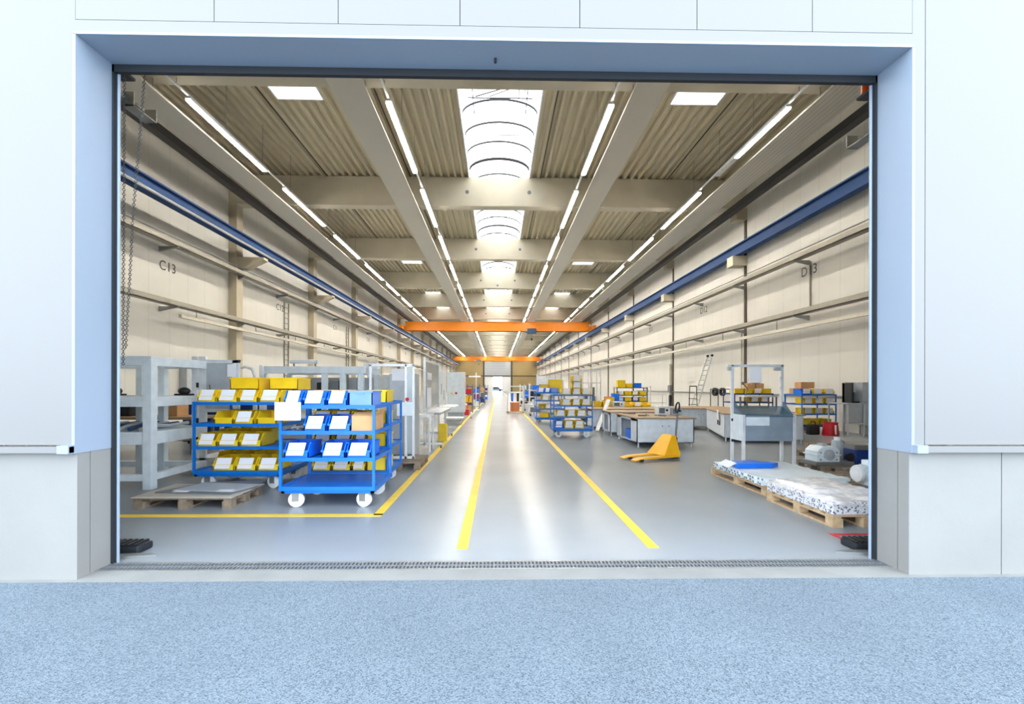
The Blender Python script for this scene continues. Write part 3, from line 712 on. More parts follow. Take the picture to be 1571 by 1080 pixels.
row_w(9.15, 17.2, LV[2], 3, .42, 'third shelf, ' + tG, [('yellow', 'box')], .38)
def box_thing(name, x0, x1, y0, y1, z0, z1, m, label, cat, group=None, bev=.006):
    o = MB().box(-(x1 - x0) / 2, (x1 - x0) / 2, -(y1 - y0) / 2, (y1 - y0) / 2, 0, z1 - z0).build(name, m, None, bev)
    o.location = ((x0 + x1) / 2, (y0 + y1) / 2, z0)
    return tag(o, label, cat, group)
def carton(x0, x1, y0, y1, z0, z1, label, group=None):
    o = box_thing('carton', x0, x1, y0, y1, z0, z1, 'card', label, 'carton', group)
    w, d, h = x1 - x0, y1 - y0, z1 - z0
    MB().box(-w / 2 - .002, w / 2 + .002, -.03, .03, h, h + .002).box(-.03, .03, -d / 2 - .002, -d / 2, h * .55, h).build('packing_tape', 'cardd', o)
for i, (dx, z, n) in enumerate(((0, 0, 'lower left'), (.34, 0, 'lower right'), (.2, .2, 'upper'))):
    carton(9.62 + dx, 9.92 + dx, 17.32, 17.62, LV[0] + .206 + z, LV[0] + .404 + z, '%s carton of the small pile on the navy trolley' % n, 'cartons on the trolleys')
for i, (dx, z, n) in enumerate(((0, 0, 'lower'), (.2, .22, 'upper'))):
    carton(10.62 + dx, 11.1 + dx, 16.01, 16.37, LV[0] + .003 + z, LV[0] + .22 + z, '%s carton at the rear of the trolley behind the red bucket' % n, 'cartons on the trolleys')

# ================================================================== pallets
def pallet(X, Y, w, d, label, m='wood', rz=0., group='wooden pallets', nb=(3, 3)):
    t = thing('pallet', label, 'pallet', (X, Y, 0), rz, group)
    b = MB(); n = max(5, int(d / .165))
    for i in range(n):
        y = i * (d - .12) / (n - 1); b.box(0, w, y, y + .12, .122, .144)
    b.build('deck_boards', m, t)
    b = MB()
    for x in (0, w / 2 - .05, w - .1): b.box(x, x + .1, 0, d, .1, .122)
    b.build('stringer_boards', m, t)
    for i in range(3):
        for j in range(3):
            x = i * (w - .12) / 2; y = j * (d - .12) / 2
            MB().box(x, x + .12, y, y + .12, .022, .1).build('block', m, t, .004)
    for x in (0, w / 2 - .06, w - .12): MB().box(x, x + .12, 0, d, 0, .022).build('runner', m, t)
    return t
pX = G(209, 780).x
pallet(pX, 5.90, 1.24, .78, 'old grey pallet under cardboard sheets left of the front trolley', 'woodd')
sheet = MB().box(-.02, 1.26, -.02, .80, 0, .012).box(0, 1.25, 0, .78, .012, .018).build('cardboard_sheet', 'cardd')
sheet.location = (pX, 5.9, .145); tag(sheet, 'worn cardboard sheet lying on the old grey pallet', 'cardboard sheet')
o = MB().prism([(-.55, 0), (.5, -.12), (.60, .35), (.50, .80), (-.30, .62)], 'z', 0, .012).build('metal_sheet', 'dgrey')
o.location = (pX + .68, 6.09, .164); tag(o, 'dark grey metal sheet lying askew on the cardboard', 'metal sheet')
o = MB().prism([(-.5, 0), (.35, -.1), (.5, .36), (-.38, .48)], 'z', 0, .008).build('metal_sheet', 'grey')
o.location = (pX + .80, 6.18, .177); tag(o, 'light grey sheet on top of the dark metal sheet', 'metal sheet')
for x, n in ((.35, 'left'), (.92, 'right')):
    o = MB().box(0, .2, 0, .1, 0, .002).build('paper_sheet', 'paper'); o.location = (pX + x, 6.10 if x < .5 else 6.10, .1862 if x > .5 else .1765); o.rotation_euler = (0, 0, -.05)
    tag(o, 'white paper slip lying on the %s part of the metal sheets' % n, 'paper')
# right: profiles on a pallet
pallet(3.88, 6.50, 1.25, 1.68, 'light wooden pallet carrying pale metal profiles on the right')
b = MB()
prof = thing('metal_profile', '', 'metal profile')
MB().box(0, 1.28, 0, .075, 0, .05).build('bar', 'frame', prof, .004)
b = MB().box(-.004, 0, .02, .055, .012, .038)
b.build('end_slot', 'dgrey', prof)
k = 0
for layer in range(2):
    for i in range(19 - layer):
        o = prof if k == 0 else copy_tree(prof)
        k += 1
        o.location = (3.86 + random.uniform(-.035, .035), 6.53 + i * .083 + layer * .04, .146 + layer * .051)
        o['label'] = 'pale blue metal profile, %s from front in the %s layer of the pallet' % (NTH[i], ['lower', 'upper'][layer]); o['group'] = 'metal profiles on the pallet'
o = MB().prism([(0, 0), (.62, .02), (.80, .17), (.50, .42), (.12, .40), (.05, .25)], 'z', 0, .07).build('plastic_cover', 'bblue', None, .02)
o.location = (3.90, 7.35, .25); tag(o, 'bright blue plastic cover lying on the metal profiles', 'cover')
o = MB().box(0, .2, 0, .2, 0, .003).build('paper_sheet', 'paper'); o.location = (3.72, 7.26, .28); o.rotation_euler = (.2, -.3, .4)
tag(o, 'white sheet leaning against the bright blue cover', 'paper')
# wrapped pallet
pallet(3.77, 5.04, .82, 1.26, 'light wooden pallet under the film wrapped goods by the right post')
t = thing('wrapped_load', 'low load wrapped in creased white stretch film on the front right pallet', 'wrapped goods', (3.77, 5.04, .145))
b = MB(); nx, ny = 26, 38; V = {}
for i in range(nx + 1):
    for j in range(ny + 1):
        u, v = i / nx, j / ny
        e = min(u, 1 - u, v, 1 - v)
        z = .135 + .03 * min(1, e * 7) + .016 * math.sin(11 * u + 3 * v) * math.sin(9 * v + 2 * u) + random.uniform(-.006, .006)
        V[i, j] = b.bm.verts.new((-.01 + .84 * u, -.015 + 1.28 * v, .0 + z + (.03 if .3 < v < .95 and .1 < u else 0)))
for i in range(nx):
    for j in range(ny): b.bm.faces.new((V[i, j], V[i + 1, j], V[i + 1, j + 1], V[i, j + 1]))
edge = [V[i, 0] for i in range(nx)] + [V[nx, j] for j in range(ny)] + [V[i, ny] for i in range(nx, 0, -1)] + [V[0, j] for j in range(ny, 0, -1)]
low = [b.bm.verts.new((q.co.x + random.uniform(-.006, .006), q.co.y + random.uniform(-.006, .006), .115 + random.uniform(-.03, .012))) for q in edge]
for i in range(len(edge)): b.bm.faces.new((edge[i], edge[(i + 1) % len(edge)], low[(i + 1) % len(edge)], low[i]))
b.build('film', 'film', t, 0, True)
MB().box(.0, .82, .0, 1.25, 0, .14).build('goods', 'goods', t, .01)
# motor, gear units and stacks behind
def motor(loc, label, r=.13, L=.34, m='frame', rz=0.):
    t = thing('electric_motor', label, 'motor', loc, rz)
    b = MB().cyl((0, 0, r + .03), (L, 0, r + .03), r, 22)
    for i in range(14):
        a = 2 * math.pi * i / 14; b.bar((.04, r * math.cos(a), r + .03 + r * math.sin(a)), (L - .04, r * math.cos(a), r + .03 + r * math.sin(a)), .012, .02)
    b.build('housing', m, t, 0, True)
    MB().cyl((-.03, 0, r + .03), (0, 0, r + .03), r * .92, 22, r).build('end_cap', 'white', t, 0, True)
    MB().box(L * .3, L * .7, -.07, .07, r * 2 + .01, r * 2 + .1).build('terminal_box', m, t, .01)
    MB().box(L * .2, L * .8, -r, r, 0, .05).build('foot', m, t)
    MB().cyl((L, 0, r + .03), (L + .07, 0, r + .03), .025, 12).build('shaft', 'steel', t)
    return t
q = P(1322, 750, 6.55)
pallet(5.17, 6.45, .82, 1.2, 'grey wooden pallet carrying the white motor behind the wrapped goods', 'woodd')
motor((q.x, 6.62, .145), 'white finned electric motor on the pallet behind the wrapped goods')
pallet(5.95, 8.15, 1.35, .85, 'dark worn pallet with machine units by the right gate post', 'woodd')
b = MB()
q = P(1257, 712, 8.3)
t = thing('gear_unit', 'pale blue gear unit with upright motor on the dark pallet', 'gear unit', (5.88, 8.25, .147))
MB().prism([(0, .06), (.42, .06), (.42, .27), (.35, .34), (.10, .34), (0, .25)], 'y', 0, .34).box(-.02, .44, -.02, .36, .17, .195).build('gearbox', 'frame', t, .008)
MB().cyl((.21, -.03, .19), (.21, 0, .19), .10, 20).cyl((.21, -.06, .19), (.21, -.03, .19), .045, 14).build('bearing_cover', 'grey', t)
for bx, bz in ((.06, .1), (.36, .1), (.06, .23), (.36, .23)): MB().cyl((bx, -.012, bz), (bx, 0, bz), .015, 8).build('bolt', 'steel', t)
MB().box(.16, .26, .1, .24, .34, .38).build('inspection_cover', 'grey', t, .006)
MB().cyl((.5, .17, .1), (.5, .17, .44), .09, 18).box(.43, .57, .10, .24, .30, .40).build('motor', 'grey', t, 0, True)
MB().cyl((.5, .17, .44), (.5, .17, .5), .055, 14).build('cap', 'white', t)
MB().box(-.05, .66, -.04, .38, 0, .06).build('base_plate', 'steel', t)
MB().cyl((.6, -.02, .15), (.6, .03, .15), .08, 16).build('hand_wheel', 'black', t)
box_thing('crate', 6.62, 7.3, 8.25, 8.8, .146, .42, 'navy', 'dark blue crate on the right end of the dark pallet', 'crate')
b = thing('steel_bar', '', 'steel bar')
MB().box(0, 1.3, 0, .07, 0, .045).build('bar', 'steel', b, .004)
k = 0
for i in range(4):
    for j in range(2):
        o = b if k == 0 else copy_tree(b); k += 1
        o.location = (6.60 + .02 * i, 8.28 + i * .09, .421 + j * .046); o.rotation_euler = (0, 0, 0)
        o['label'] = 'steel bar on the dark blue crate, %s from front, %s layer' % (NTH[i], ['lower', 'upper'][j]); o['group'] = 'steel bars on the crate'
pallet(6.9, 9.6, 1.2, .8, 'farther dark pallet behind the machine units on the right', 'woodd')
tag(MB().box(6.75, 8.0, 9.75, 9.9, .146, .36).build('timber_beam', 'woodd', None, .005), 'dark squared timber on the farther right pallet', 'timber')
pallet(6.06, 6.85, .8, 1.2, 'low grey pallet with flat strips between the profiles and machine units', 'woodd')
tag(MB().box(6.0, 6.8, 6.95, 7.1, .146, .18).box(6.02, 6.84, 7.3, 7.42, .146, .18).box(6.0, 6.8, 7.7, 7.8, .146, .18).build('steel_strips', 'steel'), 'flat steel strips laid across the low grey pallet', 'steel strips')

# ================================================================== pallet jack
t = thing('pallet_jack', 'yellow hand pallet jack parked on the floor right of the aisle', 'pallet jack', (3.86, 10.07, 0), math.radians(201.5))
for s in (-1, 1):
    y = s * .19
    b = MB().prism([(-.02, .055), (1.0, .055), (1.17, .03), (1.17, .05), (1.0, .085), (.12, .10), (-.02, .10)], 'y', y - .08, y + .08)
    b.build('fork', 'jack', t, .006)
    MB().cyl((.95, y - .04, .035), (.95, y + .04, .035), .035, 14).build('roller', 'dark', t)
b = MB()
A = [(.42, .28, .10), (.42, -.28, .10), (-.03, -.28, .10), (-.03, .28, .10)]; B = [(.10, .15, .52), (.10, -.15, .52), (-.01, -.15, .52), (-.01, .15, .52)]
b.hexa(A + B); b.build('body', 'jack', t, .012)
MB().box(-.10, -.02, -.2, .2, .06, .18).build('lift_plate', 'jack', t, .01)
MB().cyl((-.12, 0, .08), (-.12, 0, .45), .06, 14).cyl((-.12, -.08, .3), (-.12, .08, .3), .025, 10).build('pump', 'dark', t, 0, True)
for y in (-.05, .05): MB().cyl((-.13, y - .025, .08), (-.13, y + .025, .08), .08, 18).build('steer_wheel', 'black', t)
h = MB().cyl((-.14, 0, .35), (-.20, 0, 1.02), .022, 10)
h.build('tiller', 'dgrey', t, 0, True)
pts = [(-.20 - .02 * math.sin(a) * 1, .055 * math.cos(a), 1.12 + .11 * math.sin(a)) for a in [2 * math.pi * i / 14 for i in range(15)]]
MB().tube(pts, .018, 8).build('grip', 'black', t)

# ================================================================== workbenches
def bench(X, Y, w, d, h, label, rz=0., doors=2, m='bench', open_left=True):
    t = thing('workbench', label, 'workbench', (X, Y, 0), rz, 'workbenches right of the aisle')
    MB().box(-.04, w + .04, -.04, d + .04, h - .035, h).build('worktop', 'top', t, .005)
    b = MB().box(.0, w, .02, .04, .12, h - .035).box(w - .02, w, .02, d, .12, h - .035).box(0, w, d - .02, d, .12, h - .035).box(0, w, 0.02, d, .12, .14)
    if open_left: b.box(0, .02, .02, d * .28, .12, h - .035).box(0, .02, d * .78, d, .12, h - .035).box(0, .02, .02, d, h - .1, h - .035)
    else: b.box(0, .02, .02, d, .12, h - .035)
    b.build('carcass', m, t)
    for i in range(doors):
        x0 = .03 + i * (w - .06) / doors; x1 = x0 + (w - .06) / doors - .012
        o = MB().box(x0, x1, 0, .02, .14, h - .06).build('door', m, t, .004)
        MB().cyl((x0 + .08 if i % 2 else x1 - .08, -.02, h * .72), (x0 + .08 if i % 2 else x1 - .08, 0, h * .72), .016, 10).build('knob', 'steel', o)
    for x in (.05, w - .05):
        for y in (.06, d - .06): MB().cyl((x, y, 0), (x, y, .12), .02, 10, .016).build('foot', 'white', t)
    return t
xb = G(978, 687).x
bench(xb, 11.75, 1.50, 2.0, .78, 'front pale workbench with brown top behind the yellow pallet jack')
box_thing('storage_box', xb + .05, xb + .5, 12.55, 13.0, .141, .40, 'bblue', 'blue box inside the open side of the front workbench', 'box')
bench(3.62, 14.5, 1.7, 1.1, .78, 'middle pale workbench behind the front workbench')
bench(3.42, 16.34, 2.6, 2.8, .79, 'rear pale workbench carrying yellow trays')
bench(6.75, 16.6, 2.2, 1.8, .80, 'pale workbench near the right wall behind the angled bench', 0, 3, 'bench', False)
rzb = math.atan2(-1.08, 3.5)
bench(6.55, 13.0, 2.0, 3.5, .82, 'long angled pale bench behind the glass hooded station', rzb, 2, 'bench', False)
# bench details: sockets and paper on the angled bench
dv = Vector((math.cos(rzb), math.sin(rzb), 0)); nv = Vector((-dv.y, dv.x, 0))
def on_angled(u, v, z): return Vector((6.55, 13.0, 0)) + dv * u + nv * v + Vector((0, 0, z))
for v, n in ((.75, 'front'), (1.05, 'rear')):
    o = MB().box(-.02, 0, -.06, .06, 0, .14).build('power_socket', 'black', None, .005); o.location = on_angled(-.001, v, .42); o.rotation_euler = (0, 0, rzb)
    tag(o, '%s black power socket on the side of the angled bench' % n, 'socket', 'sockets on the angled bench')
o = MB().box(-.006, 0, -.13, .13, 0, .3).build('paper_sheet', 'paper'); o.location = on_angled(-.045, .85, .58); o.rotation_euler = (0, 0, rzb)
tag(o, 'white sheet hanging from the edge of the angled bench', 'paper')
# things on benches
def machine_box(x0, x1, y0, y1, z0, z1, label, m='grey'):
    t = thing('test_device', label, 'device', ((x0 + x1) / 2, (y0 + y1) / 2, z0)); w, d, h = x1 - x0, y1 - y0, z1 - z0
    MB().box(-w / 2, w / 2, -d / 2, d / 2, 0, h).build('case', m, t, .01)
    MB().box(-w * .42, w * .05, -d / 2 - .006, -d / 2, h * .2, h * .8).build('front_plate', 'dgrey', t)
    MB().cyl((w * .22, -d / 2 - .02, h * .55), (w * .22, -d / 2, h * .55), h * .13, 12).build('dial', 'black', t)
    return t
p, q = P(1008, 636, 12.9), P(1022, 622, 12.9)
machine_box(p.x, p.x + .34, 12.8, 13.1, .781, 1.03, 'left pale grey device on the front workbench', 'white')
machine_box(p.x + .37, p.x + .68, 12.75, 13.05, .781, 1.0, 'right grey device on the front workbench', 'grey')
for i, (u, v) in enumerate(((.2, .5), (.55, .9), (.9, .35), (.4, 1.4))):
    o = MB().bar((0, 0, .02), (.22, .08, .02), .03, .035).cyl((.22, .08, .02), (.34, .12, .02), .01, 8).build('hand_tool', 'dgrey'); o.location = (xb + u, 11.8 + v, .781); o.rotation_euler = (0, 0, i * .9)
    tag(o, 'small dark hand tool on the front workbench, %s from the front edge' % ['second', 'third', 'first', 'fourth'][i], 'tool', 'tools on the front workbench')
row(0, 17.7, .791, [(912, 'yellow', 'box'), (925, 'yellow', 'box')], 'on the rear workbench', .32, .4, .22)
make_bin((P(931, 600, 18.3).x, 18.3, .791), .01 + .30, .3, .36, 'yellow', 1, False, 'upright yellow box at the back of the rear workbench', 'storage bins on the trolleys')
for i in range(3):
    make_bin((5.0 + i * .34, 17.7, .791), .31, .4, .18, 'yellow', .5, i == 1, 'low yellow tray, %s from left on the right half of the rear workbench' % NTH[i], 'trays on the rear workbench')
machine_box(4.52, 4.97, 17.65, 18.0, .791, 1.0, 'flat pale device between the trays on the rear workbench', 'frame')
t = thing('parts_table', 'tall grey table with jointed lamp arm behind the hooded station', 'table', (9.02, 16.3, 0))
MB().box(0, 1.15, 0, .55, 1.22, 1.27).build('tabletop', 'white', t)
for x in (.02, 1.09):
    for y in (.02, .49): MB().box(x, x + .04, y, y + .04, 0, 1.22).build('leg', 'dgrey', t)
MB().box(.1, .5, .05, .45, .6, .64).build('lower_shelf', 'dgrey', t)
o = MB().tube([(.1, .3, 1.27), (.22, .3, 1.5), (.02, .3, 1.72)], .02, 6).ball((.02, .3, 1.72), .06).build('lamp_arm', 'dgrey', t)
# leaning plank
p, q = G(916, 663), P(934, 613, 16.2)
tag(MB().bar(p + Vector((0, 0, .05)), q, .16, .03).build('leaning_plank', 'white', None, .004), 'white board leaning against the middle workbench', 'board')
# rack with yellow bins behind the benches
t = thing('storage_rack', 'grey shelf rack full of coloured bins behind the workbenches', 'rack', (5.75, 21.8, 0))
for x in (0, 1.46):
    for y in (0, .56): MB().box(x, x + .04, y, y + .04, 0, 1.55).build('post', 'dgrey', t)
RL = (1.54, 1.17, .88, .56)
for z in RL: MB().box(0, 1.5, 0, .6, z - .03, z).build('shelf', 'dgrey', t)
for z, n, kinds in ((1.17, 4, [('yellow', 'card'), ('yellow', 'box')]), (.88, 4, [('bblue', 'card'), ('yellow', 'box')]), (.56, 4, [('yellow', 'card'), ('yellow', 'box'), ('yellow', 'card')])):
    row_w(5.8, 21.81, z, n, .352, {1.17: 'second', .88: 'third', .56: 'fourth'}[z] + ' shelf of the grey rack', kinds, .33, .2)
make_bin((5.82, 21.85, 1.541), .36, .4, .36, 'yellow', 1, False, 'tall closed yellow box on top of the grey rack', 'boxes on the grey rack')
make_bin((6.24, 21.85, 1.541), .3, .4, .2, 'yellow', 1, False, 'low closed yellow box on top of the grey rack', 'boxes on the grey rack')
make_bin((6.58, 21.85, 1.541), .38, .4, .22, 'bblue', 1, False, 'closed blue box on top of the grey rack', 'boxes on the grey rack')
for i, (x, z, m, n) in enumerate(((5.02, .95, 'red', 'red'), (5.36, .95, 'bblue', 'blue'), (5.36, 1.28, 'bblue', 'upper blue'), (5.04, .60, 'red', 'lower dark red'))):
    pass
t2 = thing('utility_cart', 'dark cart with red and blue boxes left of the grey rack', 'cart', (5.0, 20.9, 0))
MB().box(0, .7, 0, .6, .55, .58).box(0, .7, 0, .6, .2, .23).build('shelf', 'dgrey', t2)
for x in (0, .66):
    for y in (0, .56): MB().box(x, x + .04, y, y + .04, .12, .95).build('post', 'dgrey', t2)
for x in (.05, .65):
    for y in (.06, .54): caster(t2, x, y, .055, 'black')
for x, z, h, m, n in ((.04, .581, .34, 'red', 'red box'), (.36, .581, .4, 'bblue', 'lower blue box'), (.36, .982, .28, 'bblue', 'upper blue box'), (.04, .922, .2, 'red', 'small red box')):
    box_thing('storage_box', 5.0 + x, 5.3 + x, 21.0, 21.4, z, z + h, m, n + ' on the dark cart left of the grey rack', 'box', 'boxes on the dark cart')
# chrome cart, hand truck, ladder, stand by the right wall
t = thing('wire_cart', 'bare chrome tube cart right of the grey rack', 'cart', (7.45, 22.0, 0))
for x in (0, .8):
    for y in (0, .6): MB().cyl((x, y, .12), (x, y, 1.6 if x == 0 else 1.2), .018, 8).build('post', 'silver', t)
for z in (.4, .8, 1.2): MB().box(0, .8, 0, .6, z - .01, z).build('shelf', 'steel', t)
MB().cyl((0, 0, 1.6), (0, .6, 1.6), .018, 8).build('handle', 'silver', t)
for x in (0, .8):
    for y in (0, .6): caster(t, x, y, .06, 'black')
t = thing('hand_truck', 'black tube hand truck standing left of the leaning ladder', 'hand truck', (P(1057, 600, 22.5).x, 22.5, 0))
for x in (0, .42): MB().tube([(x, -.25, .05), (x, .0, .2), (x + (.0 if x else .08), .1, 1.62)], .02, 8).build('upright', 'black', t)
MB().tube([(.08, .1, 1.62), (.42, .1, 1.62)], .025, 8).build('handle', 'black', t)
for z in (.3, .7, 1.0): MB().cyl((0, .02 + .03 * z, z), (.42, .02 + .03 * z, z), .014, 8).build('cross_tube', 'black', t)
MB().box(-.02, .44, -.3, .02, .02, .04).build('toe_plate', 'steel', t)
for x in (-.06, .48): MB().cyl((x - .03, .08, .13), (x + .03, .08, .13), .13, 16).build('wheel', 'dark', t)
t = thing('extension_ladder', 'aluminium extension ladder leaning against the right wall', 'ladder', (0, 0, 0))
bl, br = Vector((11.15, 26.3, 0)), Vector((11.3, 25.75, 0)); tl, tr = Vector((XR - .1, 26.3, 3.38)), Vector((XR - .1, 25.75, 3.38))
for a, c in ((bl, tl), (br, tr)):
    MB().bar(a, c, .035, .08).build('stile', 'silver', t); MB().cyl(c - Vector((0, .04, 0)), c + Vector((0, .04, 0)), .07, 12).build('end_cap', 'dark', t)
for i in range(1, 12): MB().cyl(bl.lerp(tl, i / 12), br.lerp(tr, i / 12), .022, 8).build('rung', 'steel', t)
t = thing('steel_stand', 'steel tube stand with dark hoses hung over it by the wall', 'stand', (P(1090, 600, 20.5).x, 20.5, 0))
for x in (0, .35, .95):
    MB().bar((x, 0, 0), (x, 0, 1.5), .04).build('post', 'steel', t)
MB().bar((0, 0, 1.48), (.95, 0, 1.48), .04).build('rail', 'steel', t); MB().bar((0, 0, .62), (.95, 0, .62), .04).build('rail', 'steel', t)
MB().box(-.05, 1.0, -.25, .25, 0, .04).build('base', 'steel', t)
for x, n in ((.16, 'left'), (.5, 'right')):
    b = MB()
    for k in range(4): b.ring((t.location.x + x + k * .035, 20.5, 1.362), .17, .02, (1, 0, 0), 18, 6)
    tag(b.build('hose_coil', 'black', None, 0, True), '%s dark hose coil hung on the steel stand' % n, 'hose', 'hose coils on the stand')
tag(MB().box(XR - .03, XR - .005, 23.8, 24.3, 1.25, 1.6).build('wall_notice', 'paper'), 'white notice on the right wall beside the ladder', 'notice')
b = MB().box(XR - .08, XR, 13, 40, 1.22, 1.28)
struct(b.build('trim_10', 'steel'), 'steel rail along the lower right wall')
t = thing('valve_riser', 'dark valve and wiring unit on the right wall column', 'valve unit', (XR - .12, 32.0, 0))
MB().box(-.06, .06, -.12, .12, .0, 1.0).build('riser', 'dark', t); MB().box(-.1, .06, -.2, .2, 1.2, 1.7).build('switch_box', 'dgrey', t, .01); MB().box(-.06, .06, -.05, .05, 1.0, 3.2).build('conduit', 'pipe', t)
# red bucket, black bags, desk by the right wall
t = thing('waste_bucket', 'red tapered bucket on the floor by the right wall', 'bucket', (10.95, 14.75, 0))
b = MB().cyl((0, 0, 0), (0, 0, .42), .24, 24, .2); b.build('body', 'red', t, .01, True)
MB().cyl((0, 0, .40), (0, 0, .43), .215, 24).build('rim', 'red', t); MB().box(-.02, .02, -.245, -.20, .05, .35).build('strip', 'white', t)
t = thing('tool_bag', 'black tool bag on the floor left of the red bucket', 'bag', (10.5, 14.95, 0))
MB().box(-.17, .17, -.12, .12, 0, .34).build('body', 'black', t, .05); MB().tube([(-.1, 0, .33), (-.06, 0, .44), (.06, 0, .44), (.1, 0, .33)], .014, 6).build('handle', 'black', t)
t = thing('control_desk', 'grey steel control desk with raised panels by the right wall', 'desk', (11.15, 14.3, 0))
MB().box(0, 1.15, 0, .9, 1.03, 1.07).build('desktop', 'grey', t)
MB().box(.05, .55, .06, .10, .45, 1.03).build('front_panel', 'grey', t); MB().box(.58, 1.13, .02, .85, .36, 1.03).build('cabinet', 'grey', t)
MB().box(0.3, .36, .2, .6, 1.07, 1.72).box(.3, .66, .5, .6, 1.07, 1.72).build('screen_panel', 'dark', t); MB().box(.62, 1.15, .15, .8, 1.07, 1.74).build('upper_cabinet', 'grey', t, .01)
MB().box(.36, .60, .38, .385, 1.42, 1.72).build('paper_note', 'paper', t); MB().box(.36, .6, .25, .45, 1.071, 1.12).build('keyboard', 'black', t)
MB().box(.3, 1.13, .48, .52, 1.70, 1.745).build('top_rail', 'silver', t)
for x in (.03, .55, 1.1):
    for y in (.03, .87): MB().box(x, x + .04, y - .02, y + .02, 0, 1.03).build('leg', 'silver', t)
MB().box(.03, .6, .02, .05, .40, .43).build('stretcher', 'silver', t)

# ================================================================== hooded aluminium station
sx0, sx1 = P(1123, 700, 8.8).x, P(1199, 700, 8.8).x
t = thing('hooded_station', 'aluminium work station with tall frame and slanted acrylic hood', 'work station', (sx0, 8.8, 0))
sw = sx1 - sx0
for x in (0, sw): MB().box(x - .025, x + .025, -.025, .025, 0, 2.02).build('tall_post', 'alu', t, .004)
for x in (.02, sw): MB().box(x - .025, x + .025, -.40, -.35, 0, 1.06).build('front_leg', 'alu', t, .004)
MB().box(-.10, sw + .02, -.025, .025, 1.97, 2.02).build('top_bar', 'alu', t, .004)
MB().box(-.09, -.03, -.03, .03, 1.90, 1.965).box(sw - .16, sw - .03, -.03, .02, 1.90, 1.965).build('bracket', 'grey', t)
MB().box(.045, sw - .03, -.39, -.37, .57, 1.05).build('front_panel', 'bgrey', t, .004)
MB().box(-.01, .01, -.35, -.03, .57, 1.06).box(sw - .01, sw + .01, -.35, -.03, .57, 1.06).build('side_panel', 'frame', t)
MB().box(.02, sw - .02, -.36, .0, .57, .60).build('tray', 'grey', t)
MB().hexa([(.03, -.40, 1.02), (sw - .02, -.40, 1.02), (sw - .02, -.395, 1.06), (.03, -.395, 1.06), (.03, -.03, 1.2), (sw - .02, -.03, 1.2), (sw - .02, -.03, 1.21), (.03, -.03, 1.21)]).build('hood', 'hood', t)
for x in (.012, sw - .012):
    MB().prism([(-.40, .80), (-.05, .80), (-.05, 1.30), (-.12, 1.27), (-.40, 1.03)], 'x', x - .004, x + .004).build('hood_cheek', 'hood', t)
MB().box(.06, .5, -.396, -.392, .86, 1.04).build('display_strip', 'frame', t); MB().box(-.03, .03, -.06, -.025, .52, .57).box(-.03, .03, -.06, -.025, .92, .97).build('clamp', 'black', t)
for z in (1.55, 1.75, 1.35): MB().box(sw - .05, sw - .025, -.03, 0, z, z + .03).build('clip', 'white', t)
p, q = P(1149, 563, 8.77), P(1168, 587, 8.77)
tag(MB().box(p.x, q.x, 8.765, 8.772, q.z, 1.97).build('paper_sheet', 'paper'), 'white sheet hanging from the top bar of the hooded station', 'paper')

# ================================================================== left bay: racks, frames, machines
t = thing('steel_frame_rack', 'pale blue heavy steel frame rack inside the left gate post', 'rack', (-5.25, 7.0, 0))
fx = -1.85
def post(x, y, w=.13): MB().box(x - w, x, y, y + w, 0, 2.03).build('post', 'frame', t, .006)
for x in (0, fx + .13):
    post(x, 0)
for x in (-1.1, -.71, fx + .13): post(x, 1.25, .11)
for z0, z1 in ((1.89, 2.03), (1.26, 1.40), (.68, .86), (.13, .23)):
    for a, c in ((.01, .11), (1.26, 1.35)): MB().box(fx, -.121, a, c, z0, z1).build('cross_beam', 'frame', t, .004)
    for a, c in ((-.12, -.02), (fx + .02, fx + .12)): MB().box(a, c, .13, 1.35, z0, z1).build('side_beam', 'frame', t, .004)
for z in (1.40, .86): MB().box(fx, -.02, .02, 1.34, z, z + .012).build('shelf_plate', 'frame', t)
for i in range(7):
    x = -5.5 - i * .18
    o = MB().tube([(0, 0, .03), (-.06, .3, .07), (-.03, .7, .04), (.04, 1.02, .06)], .03, 6).build('cable_bundle', 'hoist' if i % 2 else 'grey', None, 0, True)
    o.location = (x, 7.12 + .01 * i, .874)
    tag(o, '%s cable bundle on the lower shelf of the steel frame rack, %s from right' % ('dark blue' if i % 2 else 'grey', NTH[i]), 'cable', 'cables on the steel rack')
for x, y, n in ((-6.6, 8.0, 'left'), (-5.5, 8.1, 'right')):
    o = MB().ball((0, 0, .075), .1, .08, .07).box(-.12, .12, -.08, .08, 0, .03).build('clamp_block', 'black', None, 0, True); o.location = (x, y, 1.413)
    tag(o, '%s small black clamp on the middle shelf of the steel rack' % n, 'clamp', 'clamps on the steel rack')
# aluminium machine frame behind the left trolley
x0, x1 = P(294, 600, 8.45).x, P(366, 600, 8.45).x
t = thing('profile_portal', 'white aluminium machine frame with grey door behind the left trolley', 'machine frame', (x0, 8.45, 0))
wd = x1 - x0
MB().box(0, .1, 0, .06, 0, 2.12).build('post', 'alu', t, .004); MB().box(.13, .25, .0, .06, 0, 2.12).build('post', 'alu', t, .004); MB().box(wd - .12, wd, 0, .06, 0, 2.06).build('post', 'alu', t, .004)
MB().box(.25, wd, 0, .06, 2.0, 2.06).build('top_rail', 'alu', t, .004); MB().box(.25, wd, 0, .06, 1.1, 1.16).build('middle_rail', 'alu', t, .004)
MB().box(.25, wd - .12, .02, .03, 1.16, 2.0).build('door_panel', 'grey', t); MB().box(wd - .2, wd - .05, -.012, -.002, 1.75, 1.98).build('paper_note', 'paper', t)
for z in (1.55, 1.25, .9, .6): MB().box(.09, .13, -.015, .0, z, z + .09).build('hinge', 'black', t)
MB().cyl((.35, .0, 1.42), (.33, -.01, 1.6), .006, 6).build('cable', 'black', t)
